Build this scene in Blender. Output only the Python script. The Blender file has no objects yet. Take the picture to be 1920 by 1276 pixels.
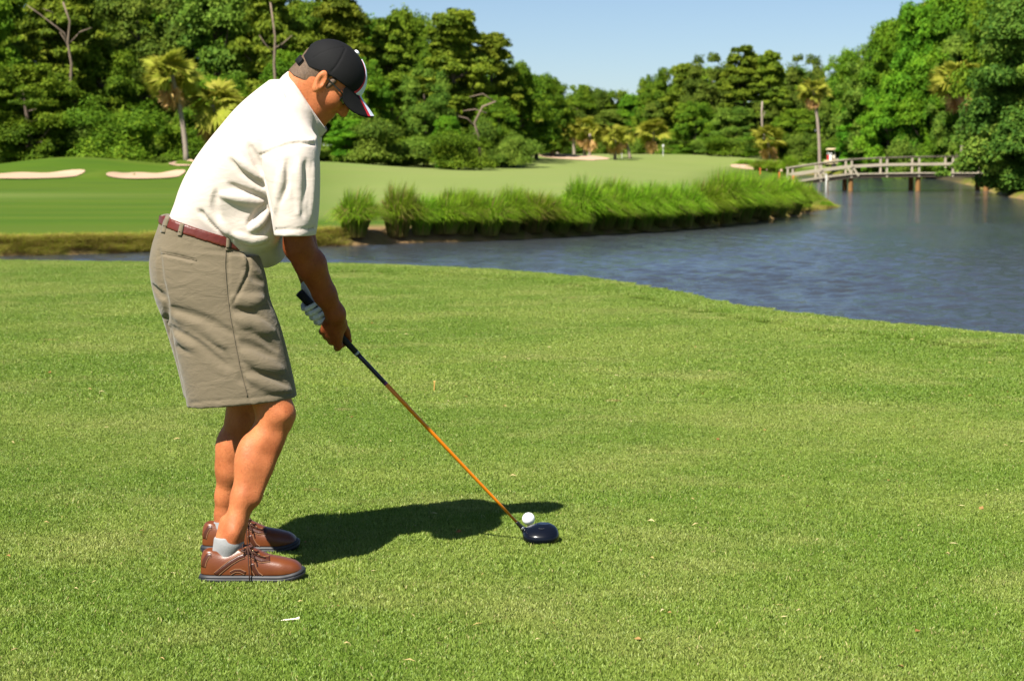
import bpy, math, random
import numpy as np
from mathutils import Vector

sc = bpy.context.scene
COL = sc.collection
random.seed(7)
RNG = np.random.default_rng(7)

# ------------------------------------------------------------------ camera
F = 3509.0                      # focal length in photo pixels (1920 wide)
CAM_H = 1.297
PITCH = math.atan(355.0 / F)
cam = bpy.data.cameras.new('camera')
cam.sensor_width = 36.0
cam.lens = 36.0 * F / 1920.0
cam.clip_start = 0.1
cam.clip_end = 3000.0
cam.dof.use_dof = True
cam.dof.focus_distance = 5.75
cam.dof.aperture_fstop = 8.5
cam_o = bpy.data.objects.new('camera', cam)
cam_o.location = (0, 0, CAM_H)
cam_o.rotation_euler = (math.pi / 2 - PITCH, 0, 0)
COL.objects.link(cam_o)
sc.camera = cam_o

# ------------------------------------------------------------------ light
SUN_EL = math.radians(53.0)
SUN_AZ = math.atan2(-0.55, -0.835)           # azimuth of the sun, x then y
world = bpy.data.worlds.new('World')
sc.world = world
world.use_nodes = True
wn = world.node_tree.nodes
sky = wn.new('ShaderNodeTexSky')
sky.sky_type = 'NISHITA'
sky.sun_disc = False
sky.sun_elevation = SUN_EL
sky.sun_rotation = SUN_AZ
sky.air_density = 0.7
sky.dust_density = 0.35
sky.ozone_density = 3.0
bgn = wn['Background']
bgn.inputs['Strength'].default_value = 0.05
world.node_tree.links.new(sky.outputs['Color'], bgn.inputs['Color'])

sun = bpy.data.lights.new('sun', 'SUN')
sun.energy = 5.0
sun.angle = math.radians(0.53)
sun.color = (1.0, 0.95, 0.86)
sun_o = bpy.data.objects.new('sun', sun)
SUN_DIR = Vector((math.sin(SUN_AZ) * math.cos(SUN_EL), math.cos(SUN_AZ) * math.cos(SUN_EL), math.sin(SUN_EL)))
sun_o.rotation_euler = SUN_DIR.to_track_quat('Z', 'Y').to_euler()
sun_o.location = (-20, -20, 40)
COL.objects.link(sun_o)

sc.view_settings.view_transform = 'Standard'
sc.view_settings.look = 'None'
sc.view_settings.gamma = 1.0
sc.view_settings.exposure = 1.185
sc.render.engine = 'CYCLES'
sc.cycles.max_bounces = 8
sc.cycles.transparent_max_bounces = 8
sc.cycles.use_denoising = True
sc.cycles.use_adaptive_sampling = True
sc.cycles.adaptive_threshold = 0.01

# ------------------------------------------------------------------ helpers
def W(px, py, Y):
    """world point at depth Y seen at photo pixel (px, py)"""
    dx = (px - 960.0) / F; dy = (638.0 - py) / F
    s, c = math.sin(PITCH), math.cos(PITCH)
    t = Y / (dy * s + c)
    return np.array((dx * t, Y, CAM_H + (dy * c - s) * t))

def G(px, py, z=0.0):
    """world point at height z seen at photo pixel"""
    dx = (px - 960.0) / F; dy = (638.0 - py) / F
    s, c = math.sin(PITCH), math.cos(PITCH)
    t = (z - CAM_H) / (dy * c - s)
    return np.array((dx * t, t * (dy * s + c), z))

def tag(o, label=None, cat=None, group=None, kind=None):
    if label: o['label'] = label
    if cat: o['category'] = cat
    if group: o['group'] = group
    if kind: o['kind'] = kind
    return o

def empty(name, loc=(0, 0, 0)):
    o = bpy.data.objects.new(name, None)
    o.location = loc
    o.empty_display_size = 0.2
    COL.objects.link(o)
    return o

def mesh_obj(name, verts, faces, mat, parent=None, smooth=True, loc=None, mesh=None):
    if mesh is None:
        mesh = make_mesh(name, verts, faces, mat, smooth)
    o = bpy.data.objects.new(name, mesh)
    COL.objects.link(o)
    if loc is not None: o.location = loc
    if parent is not None: o.parent = parent
    return o

def make_mesh(name, verts, faces, mat, smooth=True):
    me = bpy.data.meshes.new(name)
    verts = np.asarray(verts, dtype=np.float32)
    if isinstance(faces, np.ndarray):
        n, k = faces.shape
        me.vertices.add(len(verts)); me.vertices.foreach_set('co', verts.ravel())
        me.loops.add(n * k); me.loops.foreach_set('vertex_index', faces.astype(np.int32).ravel())
        me.polygons.add(n)
        me.polygons.foreach_set('loop_start', np.arange(0, n * k, k, dtype=np.int32))
        me.polygons.foreach_set('loop_total', np.full(n, k, dtype=np.int32))
        me.update(calc_edges=True)
    else:
        me.from_pydata([tuple(map(float, v)) for v in verts], [], [tuple(map(int, f)) for f in faces])
        me.update()
    me.validate()
    if smooth:
        me.polygons.foreach_set('use_smooth', np.ones(len(me.polygons), dtype=bool))
    if mat: me.materials.append(mat)
    return me

def set_attr(me, name, vals, domain='POINT'):
    vals = np.asarray(vals, dtype=np.float32)
    if vals.ndim == 1:
        a = me.attributes.new(name, 'FLOAT', domain); a.data.foreach_set('value', vals)
    else:
        a = me.attributes.new(name, 'FLOAT_COLOR', domain); a.data.foreach_set('color', vals.ravel())

class MB:
    """collects boxes, tubes and lathes into one mesh"""
    def __init__(s): s.v = []; s.f = []
    def add(s, v, f):
        b = len(s.v)
        s.v.extend([tuple(map(float, p)) for p in v]); s.f.extend([tuple(int(i) + b for i in q) for q in f])
    def box(s, lo, hi):
        x0, y0, z0 = lo; x1, y1, z1 = hi
        s.add([(x0,y0,z0),(x1,y0,z0),(x1,y1,z0),(x0,y1,z0),(x0,y0,z1),(x1,y0,z1),(x1,y1,z1),(x0,y1,z1)],
              [(3,2,1,0),(4,5,6,7),(0,1,5,4),(1,2,6,5),(2,3,7,6),(3,0,4,7)])
    def beam(s, a, b, w, h, up=(0, 0, 1)):
        """square bar from a to b, w across, h along up"""
        a = Vector(a); b = Vector(b); d = (b - a).normalized(); u = Vector(up)
        r = d.cross(u).normalized(); u = r.cross(d).normalized()
        P = []
        for p in (a, b):
            for i, j in ((-1,-1),(1,-1),(1,1),(-1,1)): P.append(p + r * (i * w / 2) + u * (j * h / 2))
        s.add(P, [(0,1,2,3),(7,6,5,4),(4,5,1,0),(5,6,2,1),(6,7,3,2),(7,4,0,3)])
    def tube(s, pts, rad, n=8, cap=True):
        v, f = tube(pts, rad, n, cap); s.add(v, f)
    def lathe(s, prof, n=16, c=(0, 0, 0)):
        v = []; f = []
        for (r, z) in prof:
            for i in range(n):
                a = 2 * math.pi * i / n
                v.append((c[0] + r * math.cos(a), c[1] + r * math.sin(a), c[2] + z))
        for k in range(len(prof) - 1):
            for i in range(n):
                j = (i + 1) % n
                f.append((k*n+i, k*n+j, (k+1)*n+j, (k+1)*n+i))
        s.add(v, f)
    def build(s, name, mat, parent=None, smooth=False):
        return mesh_obj(name, s.v, s.f, mat, parent, smooth)

def tube(pts, rad, n=8, cap=True):
    pts = [Vector(p) for p in pts]
    if not hasattr(rad, '__len__'): rad = [rad] * len(pts)
    v = []; f = []
    ref = Vector((0.13, 0.31, 0.94))
    for i, p in enumerate(pts):
        d = (pts[min(i + 1, len(pts) - 1)] - pts[max(i - 1, 0)]).normalized()
        if abs(d.dot(ref)) > 0.95: r = d.cross(Vector((1, 0.1, 0))).normalized()
        else: r = d.cross(ref).normalized()
        u = r.cross(d)
        for k in range(n):
            a = 2 * math.pi * k / n
            v.append(p + r * (math.cos(a) * rad[i]) + u * (math.sin(a) * rad[i]))
    m = len(pts)
    for i in range(m - 1):
        for k in range(n):
            j = (k + 1) % n
            f.append((i*n+k, i*n+j, (i+1)*n+j, (i+1)*n+k))
    if cap:
        f.append(tuple(range(n - 1, -1, -1))); f.append(tuple((m - 1) * n + k for k in range(n)))
    return v, f

# ------------------------------------------------------------------ materials
class NT:
    def __init__(s, name):
        s.m = bpy.data.materials.new(name); s.m.use_nodes = True
        s.t = s.m.node_tree; s.n = s.t.nodes
        s.b = s.n['Principled BSDF']; s.out = s.n['Material Output']
    def new(s, typ, **kw):
        nd = s.n.new(typ)
        for k, v in kw.items(): setattr(nd, k, v)
        return nd
    def link(s, a, b): s.t.links.new(a, b)
    def val(s, sock, x):
        if hasattr(x, 'is_output'): s.link(x, sock)
        elif hasattr(x, '__len__') and len(x) == 3 and sock.type == 'RGBA': sock.default_value = (*x, 1)
        else: sock.default_value = x
    def noise(s, scale, detail=3, rough=0.5, vec=None, dist=0.0):
        nd = s.new('ShaderNodeTexNoise'); nd.inputs['Scale'].default_value = scale
        nd.inputs['Detail'].default_value = detail; nd.inputs['Roughness'].default_value = rough
        nd.inputs['Distortion'].default_value = dist
        if vec is not None: s.link(vec, nd.inputs['Vector'])
        return nd.outputs['Fac']
    def pos(s): return s.new('ShaderNodeNewGeometry').outputs['Position']
    def obj(s): return s.new('ShaderNodeTexCoord').outputs['Object']
    def mapv(s, vec, scale=(1, 1, 1), rot=(0, 0, 0), loc=(0, 0, 0)):
        nd = s.new('ShaderNodeMapping'); s.link(vec, nd.inputs['Vector'])
        nd.inputs['Scale'].default_value = scale; nd.inputs['Rotation'].default_value = rot
        nd.inputs['Location'].default_value = loc
        return nd.outputs['Vector']
    def rng(s, x, a, b, c=0.0, d=1.0, smooth=False):
        nd = s.new('ShaderNodeMapRange'); s.val(nd.inputs[0], x)
        if smooth: nd.interpolation_type = 'SMOOTHSTEP'
        for i, q in zip((1, 2, 3, 4), (a, b, c, d)): s.val(nd.inputs[i], q)
        return nd.outputs[0]
    def mix(s, f, a, b, mode='MIX'):
        nd = s.new('ShaderNodeMix', data_type='RGBA', blend_type=mode)
        s.val(nd.inputs[0], f); s.val(nd.inputs[6], a); s.val(nd.inputs[7], b)
        return nd.outputs[2]
    def math(s, op, a, b=0.0):
        nd = s.new('ShaderNodeMath', operation=op); s.val(nd.inputs[0], a); s.val(nd.inputs[1], b)
        return nd.outputs[0]
    def attr(s, name, color=False):
        nd = s.new('ShaderNodeAttribute'); nd.attribute_name = name
        return nd.outputs['Color' if color else 'Fac']
    def sep(s, v):
        nd = s.new('ShaderNodeSeparateXYZ'); s.link(v, nd.inputs[0]); return nd.outputs
    def ramp(s, x, stops):
        nd = s.new('ShaderNodeValToRGB'); s.val(nd.inputs[0], x)
        e = nd.color_ramp.elements
        while len(e) < len(stops): e.new(0.5)
        for el, (p, c) in zip(e, stops): el.position = p; el.color = (*c, 1)
        return nd.outputs['Color']
    def bump(s, h, strength=0.3, dist=0.01, normal=None):
        nd = s.new('ShaderNodeBump'); nd.inputs['Strength'].default_value = strength
        nd.inputs['Distance'].default_value = dist; s.link(h, nd.inputs['Height'])
        if normal is not None: s.link(normal, nd.inputs['Normal'])
        return nd.outputs['Normal']
    def fin(s, color=None, rough=0.6, normal=None, spec=None, metal=None, **kw):
        if color is not None: s.val(s.b.inputs['Base Color'], color)
        s.val(s.b.inputs['Roughness'], rough)
        if normal is not None: s.link(normal, s.b.inputs['Normal'])
        if spec is not None: s.val(s.b.inputs['Specular IOR Level'], spec)
        if metal is not None: s.val(s.b.inputs['Metallic'], metal)
        for k, v in kw.items(): s.val(s.b.inputs[k], v)
        return s.m
    def translucent(s, color, fac):
        tr = s.new('ShaderNodeBsdfTranslucent'); s.val(tr.inputs['Color'], color)
        mx = s.new('ShaderNodeMixShader'); mx.inputs[0].default_value = fac
        s.link(s.b.outputs[0], mx.inputs[1]); s.link(tr.outputs[0], mx.inputs[2])
        s.link(mx.outputs[0], s.out.inputs['Surface'])

def plain(name, color, rough=0.6, spec=0.4, metal=0.0, var=0.0, scale=20.0, bump=0.0):
    t = NT(name)
    c = color
    nrm = None
    if var or bump:
        nz = t.noise(scale, 4, 0.6, t.obj())
        if var:
            c = t.mix(nz, tuple(x * (1 - var) for x in color), tuple(min(1, x * (1 + var)) for x in color))
        if bump: nrm = t.bump(nz, bump, 0.01)
    return t.fin(c, rough, nrm, spec, metal)
# ------------------------------------------------------------------ land form
WATER_Z = -1.10
near_px = [(-900, 482), (0, 488), (280, 491), (700, 497), (900, 505), (1000, 512), (1100, 522), (1180, 535), (1250, 553),
           (1330, 569), (1450, 587), (1600, 602), (1750, 617), (1920, 634)]
near_pts = np.array([G(x, y, -0.06)[:2] for x, y in near_px] + [(6.0, 11.2), (10.0, 9.5), (20.0, 8.0), (60.0, 6.0)])
_o = np.argsort(near_pts[:, 0]); near_pts = near_pts[_o]
NEAR_X = np.linspace(-30, 60, 600)
NEAR_Y = np.interp(NEAR_X, near_pts[:, 0], near_pts[:, 1])
_k = np.exp(-np.linspace(-2, 2, 9) ** 2); _k /= _k.sum()
NEAR_Y = np.convolve(np.pad(NEAR_Y, 4, mode='edge'), _k, 'valid')
shore_px = [(-900, 488), (0, 480), (140, 477), (280, 472), (440, 467), (600, 462), (680, 459), (760, 456), (900, 452), (1000, 447),
            (1100, 441), (1200, 436), (1300, 428), (1400, 417), (1480, 406), (1520, 396), (1562, 389), (1567, 383), (1548, 374),
            (1528, 362), (1508, 349), (1492, 341), (1490, 334)]
back_px = [(1500, 328), (1560, 327), (1640, 329), (1700, 331), (1770, 337), (1830, 350), (1875, 366), (1930, 376)]
shore = [tuple(G(x, y, WATER_Z)[:2]) for x, y in shore_px + back_px] + [(38, 78), (52, 60), (80, 50), (140, 50)]
poly = np.array([(-400, 42.0)] + shore + [(900, 50), (900, 1500), (-900, 1500), (-900, 42)])

def seg_dist(X, Y, P):
    """signed distance to polygon P, positive inside"""
    d = np.full(X.shape, 1e9); inside = np.zeros(X.shape, bool)
    for i in range(len(P)):
        x0, y0 = P[i]; x1, y1 = P[(i + 1) % len(P)]
        ex, ey = x1 - x0, y1 - y0
        t = np.clip(((X - x0) * ex + (Y - y0) * ey) / (ex * ex + ey * ey + 1e-12), 0, 1)
        d = np.minimum(d, (X - x0 - t * ex) ** 2 + (Y - y0 - t * ey) ** 2)
        c = ((y0 > Y) != (y1 > Y)) & (X < ex * (Y - y0) / (ey if abs(ey) > 1e-9 else 1e-9) + x0)
        inside ^= c
    d = np.sqrt(d)
    return np.where(inside, d, -d)

def sstep(x, a, b):
    t = np.clip((x - a) / (b - a), 0, 1); return t * t * (3 - 2 * t)

def gauss(X, Y, cx, cy, sx, sy): return np.exp(-((X - cx) / sx) ** 2 - ((Y - cy) / sy) ** 2)

def vnoise(X, Y, s, seed=0):
    """cheap smooth pseudo noise from sines"""
    r = np.random.default_rng(seed); o = 0
    for k in range(6):
        a = r.uniform(0, 6.28); f = s * r.uniform(0.6, 1.7); p = r.uniform(0, 6.28)
        o = o + np.sin((X * math.cos(a) + Y * math.sin(a)) * f + p)
    return o / 6.0

BUNKERS = [  # px centre, nearest py, depth Y, half width (m), half depth, label
    ((66, 329), 104, 2.7, 3.6), ((280, 331), 104, 1.95, 3.4), ((1072, 303), 190, 3.6, 3.2), ((1428, 296), 185, 3.1, 2.6), ((346, 319), 121, 0.8, 1.3)]
BK = []
for (px, py), Yb, hw, hd in BUNKERS:
    BK.append(((px - 960) / F * Yb, Yb, hw, hd))

def height(X, Y):
    X = np.asarray(X, float); Y = np.asarray(Y, float)
    # tee side
    ye = np.interp(X, NEAR_X, NEAR_Y)
    t = ye - Y
    zn = np.where(t > 0, -0.06 * (1 - sstep(t, 0.0, 1.6)), -0.06 - 1.0 * np.clip(-t, 0, 3) ** 1.0 * 0.75)
    zn = zn + 0.012 * vnoise(X, Y, 1.1, 3) + 0.03 * gauss(t, 0 * t, 1.9, 0, 0.35, 1) * (X > -2)
    # far side
    sd = seg_dist(X, Y, poly)
    sdw = sd + 0.18 * vnoise(X, Y, 2.3, 5)
    g = np.interp(Y, [40, 55, 70, 85, 100, 115, 130, 150, 200, 260, 350, 1500], [-.75, -.68, -.58, -.45, -.27, -.06, .16, .46, .60, .75, 1.0, 3.0])
    m = (0.85 * gauss(X, Y, -28.0, 120, 5.5, 7) + 0.45 * gauss(X, Y, -60, 130, 20, 14) + 0.55 * gauss(X, Y, -14.0, 126, 7, 11)
         + 0.65 * gauss(X, Y, 24.0, 205, 11, 14) - 0.30 * gauss(X, Y, 0.0, 135, 12, 14) + 0.22 * gauss(X, Y, 8, 215, 14, 16)
         - 1.5 * gauss(X, Y, 36.5, 195, 9.5, 34) + 0.10 * vnoise(X, Y, 0.16, 9) * sstep(Y, 60, 110))
    rise = np.clip(g + m - WATER_Z, 0.1, 99)
    lim = 0.30 * sstep(sdw, -0.1, 0.55) + 0.055 * np.clip(sdw - 0.4, 0, 400)      # bank, then a gentle climb away from the water
    zf = WATER_Z + np.where(sd > 0, np.minimum(rise, lim) * 1.0, np.clip(sd * 0.6, -1.2, 0))
    zf = np.where(sd > 0, zf + 0.02 * sstep(sd, 0, 0.5), zf)
    for (bx, by, hw, hd) in BK:                                     # sand bunkers: a dish with a raised back lip
        u = np.sqrt(((X - bx) / hw) ** 2 + ((Y - by) / hd) ** 2)
        back = sstep((Y - by) / hd, -1.0, 1.0)
        far_b = by > 150
        zf = zf + (0.42 * back * (1 - sstep(u, 1.0, 1.7)) if far_b else 0.30 * sstep(u, 0.75, 1.2) * back * (1 - sstep(u, 1.25, 1.9)) + 0.10 * (back - 0.5) * (1 - sstep(u, 0.7, 1.1)))
    return np.where(Y < ye + 8, np.where(sd > -0.5, zf, zn), zf), sd, t

# ------------------------------------------------------------------ ground sheet
nr, ncol = 470, 420
rows = np.concatenate([np.linspace(-14, 2.2, 14)[:-1], np.geomspace(2.2, 1400, nr)])
u = np.linspace(-1, 1, ncol); u = np.sign(u) * np.abs(u) ** 1.45
YY = np.repeat(rows[:, None], ncol, 1)
XX = u[None, :] * (9 + 0.75 * np.maximum(YY, 0))
ZZ, SD, TN = height(XX, YY)
_nr = (YY < np.interp(XX, NEAR_X, NEAR_Y) + 1) & (SD < -0.3)
gv = np.stack([XX, YY, ZZ - 0.012 * _nr], -1).reshape(-1, 3)
ii = np.arange(len(rows) * ncol).reshape(len(rows), ncol)
gf = np.stack([ii[:-1, :-1], ii[:-1, 1:], ii[1:, 1:], ii[1:, :-1]], -1).reshape(-1, 4)

# real surface kinds: r = dry rim by the water, g = close-mown fairway, b = bare sandy earth, a = tee
near = (YY < np.interp(XX, NEAR_X, NEAR_Y) + 6) & (SD < -0.3)
dry = np.where(near, 0, 1 - sstep(SD + 0.5 * vnoise(XX, YY, 1.2, 11), 0.15, 1.3))
px_of = 960 + F * XX / np.maximum(YY, 1)
fair = np.where(near, 0, sstep(px_of + 60 * vnoise(XX, YY, 0.08, 4), 420, 760) * sstep(SD, 3, 9))
fair = np.maximum(fair, np.where(near, 0, 0.8 * gauss(XX, YY, -30, 76, 11.0, 4.5)))
bare = np.where(near, 0, gauss(px_of, SD, 690, 0.9, 110, 0.9) + 0.7 * gauss(px_of, SD, 850, 0.5, 140, 0.6) + (SD < 0.12) * 0.8)
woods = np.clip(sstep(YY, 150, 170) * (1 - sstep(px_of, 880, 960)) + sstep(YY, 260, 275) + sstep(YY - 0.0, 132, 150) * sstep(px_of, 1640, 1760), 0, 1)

def grass_tones(t, pos):
    """patchy mown-turf colour from world position, shared by the sheet and the blades"""
    n1 = t.noise(0.55, 3, 0.55, t.mapv(pos, (1.0, 1.15, 1)))
    n2 = t.noise(3.2, 4, 0.65, pos)
    n3 = t.noise(1.3, 3, 0.6, t.mapv(pos, (0.8, 1.1, 1), loc=(7, 3, 0)))
    a = t.mix(t.rng(n1, 0.40, 0.60), (0.1754, 0.3126, 0.02202), (0.3019, 0.4046, 0.0624))
    b = t.mix(t.rng(n3, 0.50, 0.72), a, (0.3835, 0.4322, 0.1064))
    vo = t.new('ShaderNodeTexVoronoi'); vo.inputs['Scale'].default_value = 1.6; vo.inputs['Randomness'].default_value = 1.0
    t.link(t.mapv(pos, (1, 1, 0)), vo.inputs['Vector'])
    vs = t.new('ShaderNodeSeparateColor'); t.link(vo.outputs['Color'], vs.inputs[0])
    wob = t.rng(t.noise(26, 3, 0.6, pos), 0, 1, -0.06, 0.06)
    spot = t.math('MULTIPLY', t.rng(t.math('ADD', vo.outputs['Distance'], wob), 0.035, 0.095, 1.0, 0.0), t.rng(vs.outputs[0], 0.60, 0.66))
    n2m = t.mix(t.rng(n2, 0.52, 0.80, 0, 0.7), b, (0.144, 0.259, 0.0239))
    return t.mix(spot, n2m, t.mix(vs.outputs[1], (0.40, 0.22, 0.085), (0.48, 0.42, 0.17)))

def ground_mat():
    t = NT('turf')
    p = t.pos()
    tee = grass_tones(t, p)
    c = t.new('ShaderNodeAttribute'); c.attribute_name = 'surf'
    cs = t.new('ShaderNodeSeparateColor'); t.link(c.outputs['Color'], cs.inputs[0])
    far_n = t.noise(0.09, 4, 0.6, t.mapv(p, (1.0, 0.35, 1)))
    stripe = t.noise(0.5, 2, 0.5, t.mapv(p, (0.06, 0.9, 1)))
    rough_c = t.mix(far_n, (0.03889, 0.08556, 0.0024), (0.06899, 0.1176, 0.0048))
    rough_c = t.mix(t.rng(t.noise(0.4, 4, 0.65, t.mapv(p, (0.4, 1.0, 1))), 0.4, 0.7, 0, 0.6), rough_c, (0.030, 0.072, 0.004))
    rough_c = t.mix(t.rng(stripe, 0.42, 0.62, 0, 0.55), rough_c, (0.0756, 0.1085, 0.0088))
    fair_c = t.mix(far_n, (0.1267, 0.1708, 0.03763), (0.1965, 0.2168, 0.0672))
    mow = t.noise(0.35, 3, 0.6, t.mapv(p, (0.275, 1.1, 1.12), rot=(0, 0, 0.392)))
    fair_c = t.mix(t.rng(mow, 0.42, 0.66, 0, 0.45), fair_c, (0.132, 0.209, 0.03584))
    fair_c = t.mix(t.rng(stripe, 0.40, 0.64, 0, 0.6), fair_c, (0.1419, 0.1755, 0.0504))
    far_c = t.mix(cs.outputs[1], rough_c, fair_c)
    dn = t.noise(2.2, 4, 0.6, p)
    dry_c = t.mix(dn, (0.0975, 0.1235, 0.0084), (0.156, 0.13, 0.021))
    far_c = t.mix(t.rng(cs.outputs[0], 0.0, 1.0, 0, 0.85), far_c, dry_c)
    far_c = t.mix(cs.outputs[2], far_c, t.mix(dn, (0.104, 0.05525, 0.024), (0.325, 0.2145, 0.102)))
    tm = t.attr('tee')
    base = t.mix(tm, far_c, t.mix(0.45, tee, (0.03, 0.06, 0.008)))
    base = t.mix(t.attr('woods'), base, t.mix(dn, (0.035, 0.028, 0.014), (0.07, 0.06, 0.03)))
    fine = t.noise(24.0, 5, 0.75, p)
    return t.fin(base, 0.85, t.bump(fine, 0.5, 0.03), 0.15)

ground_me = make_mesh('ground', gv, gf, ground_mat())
set_attr(ground_me, 'surf', np.stack([np.clip(dry, 0, 1), np.clip(fair, 0, 1), np.clip(bare, 0, 1), np.ones_like(dry)], -1).reshape(-1, 4))
set_attr(ground_me, 'tee', near.astype(float).ravel())
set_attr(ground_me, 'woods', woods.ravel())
ground = mesh_obj('ground', None, None, None, mesh=ground_me)
tag(ground, 'mown green golf course ground running from the tee to the woods', kind='structure')

# ------------------------------------------------------------------ water
def water_mat():
    t = NT('pond_water')
    p = t.pos()
    w1 = t.noise(3.4, 3, 0.55, t.mapv(p, (0.8, 1.25, 1), rot=(0, 0, 0.15)), 0.5)
    w2 = t.noise(10.0, 3, 0.6, t.mapv(p, (0.8, 1.3, 1), rot=(0, 0, 0.1)), 0.3)
    w3 = t.noise(0.10, 3, 0.5, t.mapv(p, (0.5, 1.4, 1)))
    h = t.math('ADD', w1, t.math('MULTIPLY', w2, 0.32))
    h = t.math('MULTIPLY', h, t.rng(w3, 0.35, 0.65, 0.45, 1.35))
    n = t.bump(h, 0.6, 0.10)
    return t.fin((0.034, 0.039, 0.044), 0.09, n, 0.5, IOR=1.333)
rows_w = np.concatenate([np.geomspace(6.5, 62, 760), np.geomspace(62.3, 260, 130)])
uc = np.linspace(-1, 1, 270)
side = np.geomspace(1.02, 5.5, 16)
uc = np.concatenate([-side[::-1], uc, side])
WY = np.repeat(rows_w[:, None], len(uc), 1); WX = uc[None, :] * (3.2 + 0.33 * WY)
def waves(X, Y):
    """small wind chop: many short sine trains about one wind direction, with calmer and rougher patches"""
    rg = np.random.default_rng(12); z = 0
    for k in range(46):
        lam = 0.13 * (6.0 ** rg.random()); a = rg.normal(-1.25, 0.62); ph = rg.uniform(0, 6.28)
        kx, ky = math.cos(a) * 6.28 / lam, math.sin(a) * 6.28 / lam
        res = np.clip((lam - 0.018 * np.abs(Y) * 0.45) / lam, 0, 1)             # trains too short for the sheet's spacing fade out
        z = z + res * 0.0042 * lam ** 0.75 * np.sin(X * kx + Y * ky + ph + 0.6 * np.sin(0.35 * X + 0.22 * Y + k))
    patch = 0.75 + 0.45 * vnoise(X, Y, 0.22, 21) + 0.25 * vnoise(X, Y, 0.7, 22)
    return z * np.clip(patch, 0.25, 1.5)
WZ = WATER_Z + waves(WX, WY) * 3.6
wv = np.stack([WX, WY, WZ], -1).reshape(-1, 3)
ii = np.arange(len(rows_w) * len(uc)).reshape(len(rows_w), len(uc))
wf = np.stack([ii[:-1, :-1], ii[:-1, 1:], ii[1:, 1:], ii[1:, :-1]], -1).reshape(-1, 4)
water = mesh_obj('water', wv, wf, water_mat())
tag(water, 'rippled blue grey pond curving past the tee to the bridge', kind='structure')

# ------------------------------------------------------------------ sand bunkers
sand = NT('bunker_sand'); _p = sand.pos()
sand_m = sand.fin(sand.mix(sand.noise(1.5, 4, 0.6, _p), (0.36, 0.245, 0.165), (0.45, 0.315, 0.215)), 0.9, sand.bump(sand.noise(6, 3, 0.6, _p), 0.3, 0.05), 0.1)
for (bx, by, hw, hd), lab in zip(BK, ['pale sand bunker at the far left edge of the fairway', 'pale sand bunker just left of the golfer below the mound',
                                    'thin pale sand bunker in front of the cabbage palms', 'pale sand bunker on the mound left of the tall palm', 'small sliver of sand bunker behind the golfer near the trees']):
    vs = [(bx, by)]; fs = []
    nr_, na = 9, 40
    for k in range(1, nr_ + 1):
        for i in range(na):
            a = 2 * math.pi * i / na
            rr = k / nr_ * (1.0 + 0.10 * math.sin(3 * a + bx) + 0.07 * math.sin(5 * a + by))
            vs.append((bx + hw * rr * math.cos(a), by + hd * rr * math.sin(a)))
    for i in range(na): fs.append((0, 1 + i, 1 + (i + 1) % na))
    for k in range(nr_ - 1):
        for i in range(na):
            j = (i + 1) % na; b0 = 1 + k * na; b1 = b0 + na
            fs.append((b0 + i, b1 + i, b1 + j, b0 + j))
    vs = np.array(vs); z, _, _ = height(vs[:, 0], vs[:, 1])
    o = mesh_obj('sand_bunker', np.column_stack([vs, z + 0.05]), fs, sand_m)
    tag(o, lab, kind='structure')
# ------------------------------------------------------------------ vegetation
def leaf_mat(name, cols, trans=0.28):
    t = NT(name)
    a = t.attr('tint')
    oi = t.new('ShaderNodeObjectInfo')
    c = t.ramp(a, [(0.0, cols[0]), (0.5, cols[1]), (1.0, cols[2])])
    hs = t.new('ShaderNodeHueSaturation')
    t.link(c, hs.inputs['Color'])
    t.link(t.rng(oi.outputs['Random'], 0, 1, 0.486, 0.510), hs.inputs['Hue'])
    t.link(t.rng(oi.outputs['Random'], 0, 1, 0.8, 1.2), hs.inputs['Value'])
    t.fin(hs.outputs[0], 0.7, None, 0.12)
    t.translucent(hs.outputs[0], trans)
    return t.m

OAK = leaf_mat('oak_leaves', [(0.0405, 0.09677, 0.0048), (0.0945, 0.1843, 0.0084), (0.189, 0.2765, 0.0156)])
BRIGHT = leaf_mat('bright_leaves', [(0.0405, 0.129, 0.006), (0.09, 0.2304, 0.0084), (0.171, 0.3226, 0.0144)])
PINE = leaf_mat('pine_needles', [(0.055, 0.095, 0.006), (0.125, 0.180, 0.010), (0.215, 0.260, 0.020)])
GREY = leaf_mat('grey_green_leaves', [(0.04752, 0.099, 0.00972), (0.108, 0.1755, 0.0162), (0.1901, 0.2565, 0.0297)])
PALM = leaf_mat('palm_fronds', [(0.1601, 0.1989, 0.01577), (0.2882, 0.3067, 0.03153), (0.4402, 0.4144, 0.07358)], 0.4)
DEADP = leaf_mat('dead_palm_fronds', [(0.4259, 0.2496, 0.077), (0.5881, 0.3648, 0.1386), (0.7098, 0.48, 0.2156)], 0.3)
_b = NT('bark'); _bp = _b.obj()
BARK = _b.fin(_b.mix(_b.noise(3.0, 4, 0.6, _b.mapv(_bp, (3, 3, 0.6))), (0.050, 0.036, 0.026), (0.20, 0.155, 0.12)), 0.9, _b.bump(_b.noise(9, 3, 0.6, _b.mapv(_bp, (3, 3, 0.5))), 0.6, 0.05), 0.1)
_b = NT('palm_bark'); _bp = _b.obj()
PBARK = _b.fin(_b.mix(_b.noise(4.0, 4, 0.6, _b.mapv(_bp, (1, 1, 3))), (0.17, 0.13, 0.10), (0.36, 0.30, 0.24)), 0.9, None, 0.1)

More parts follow.
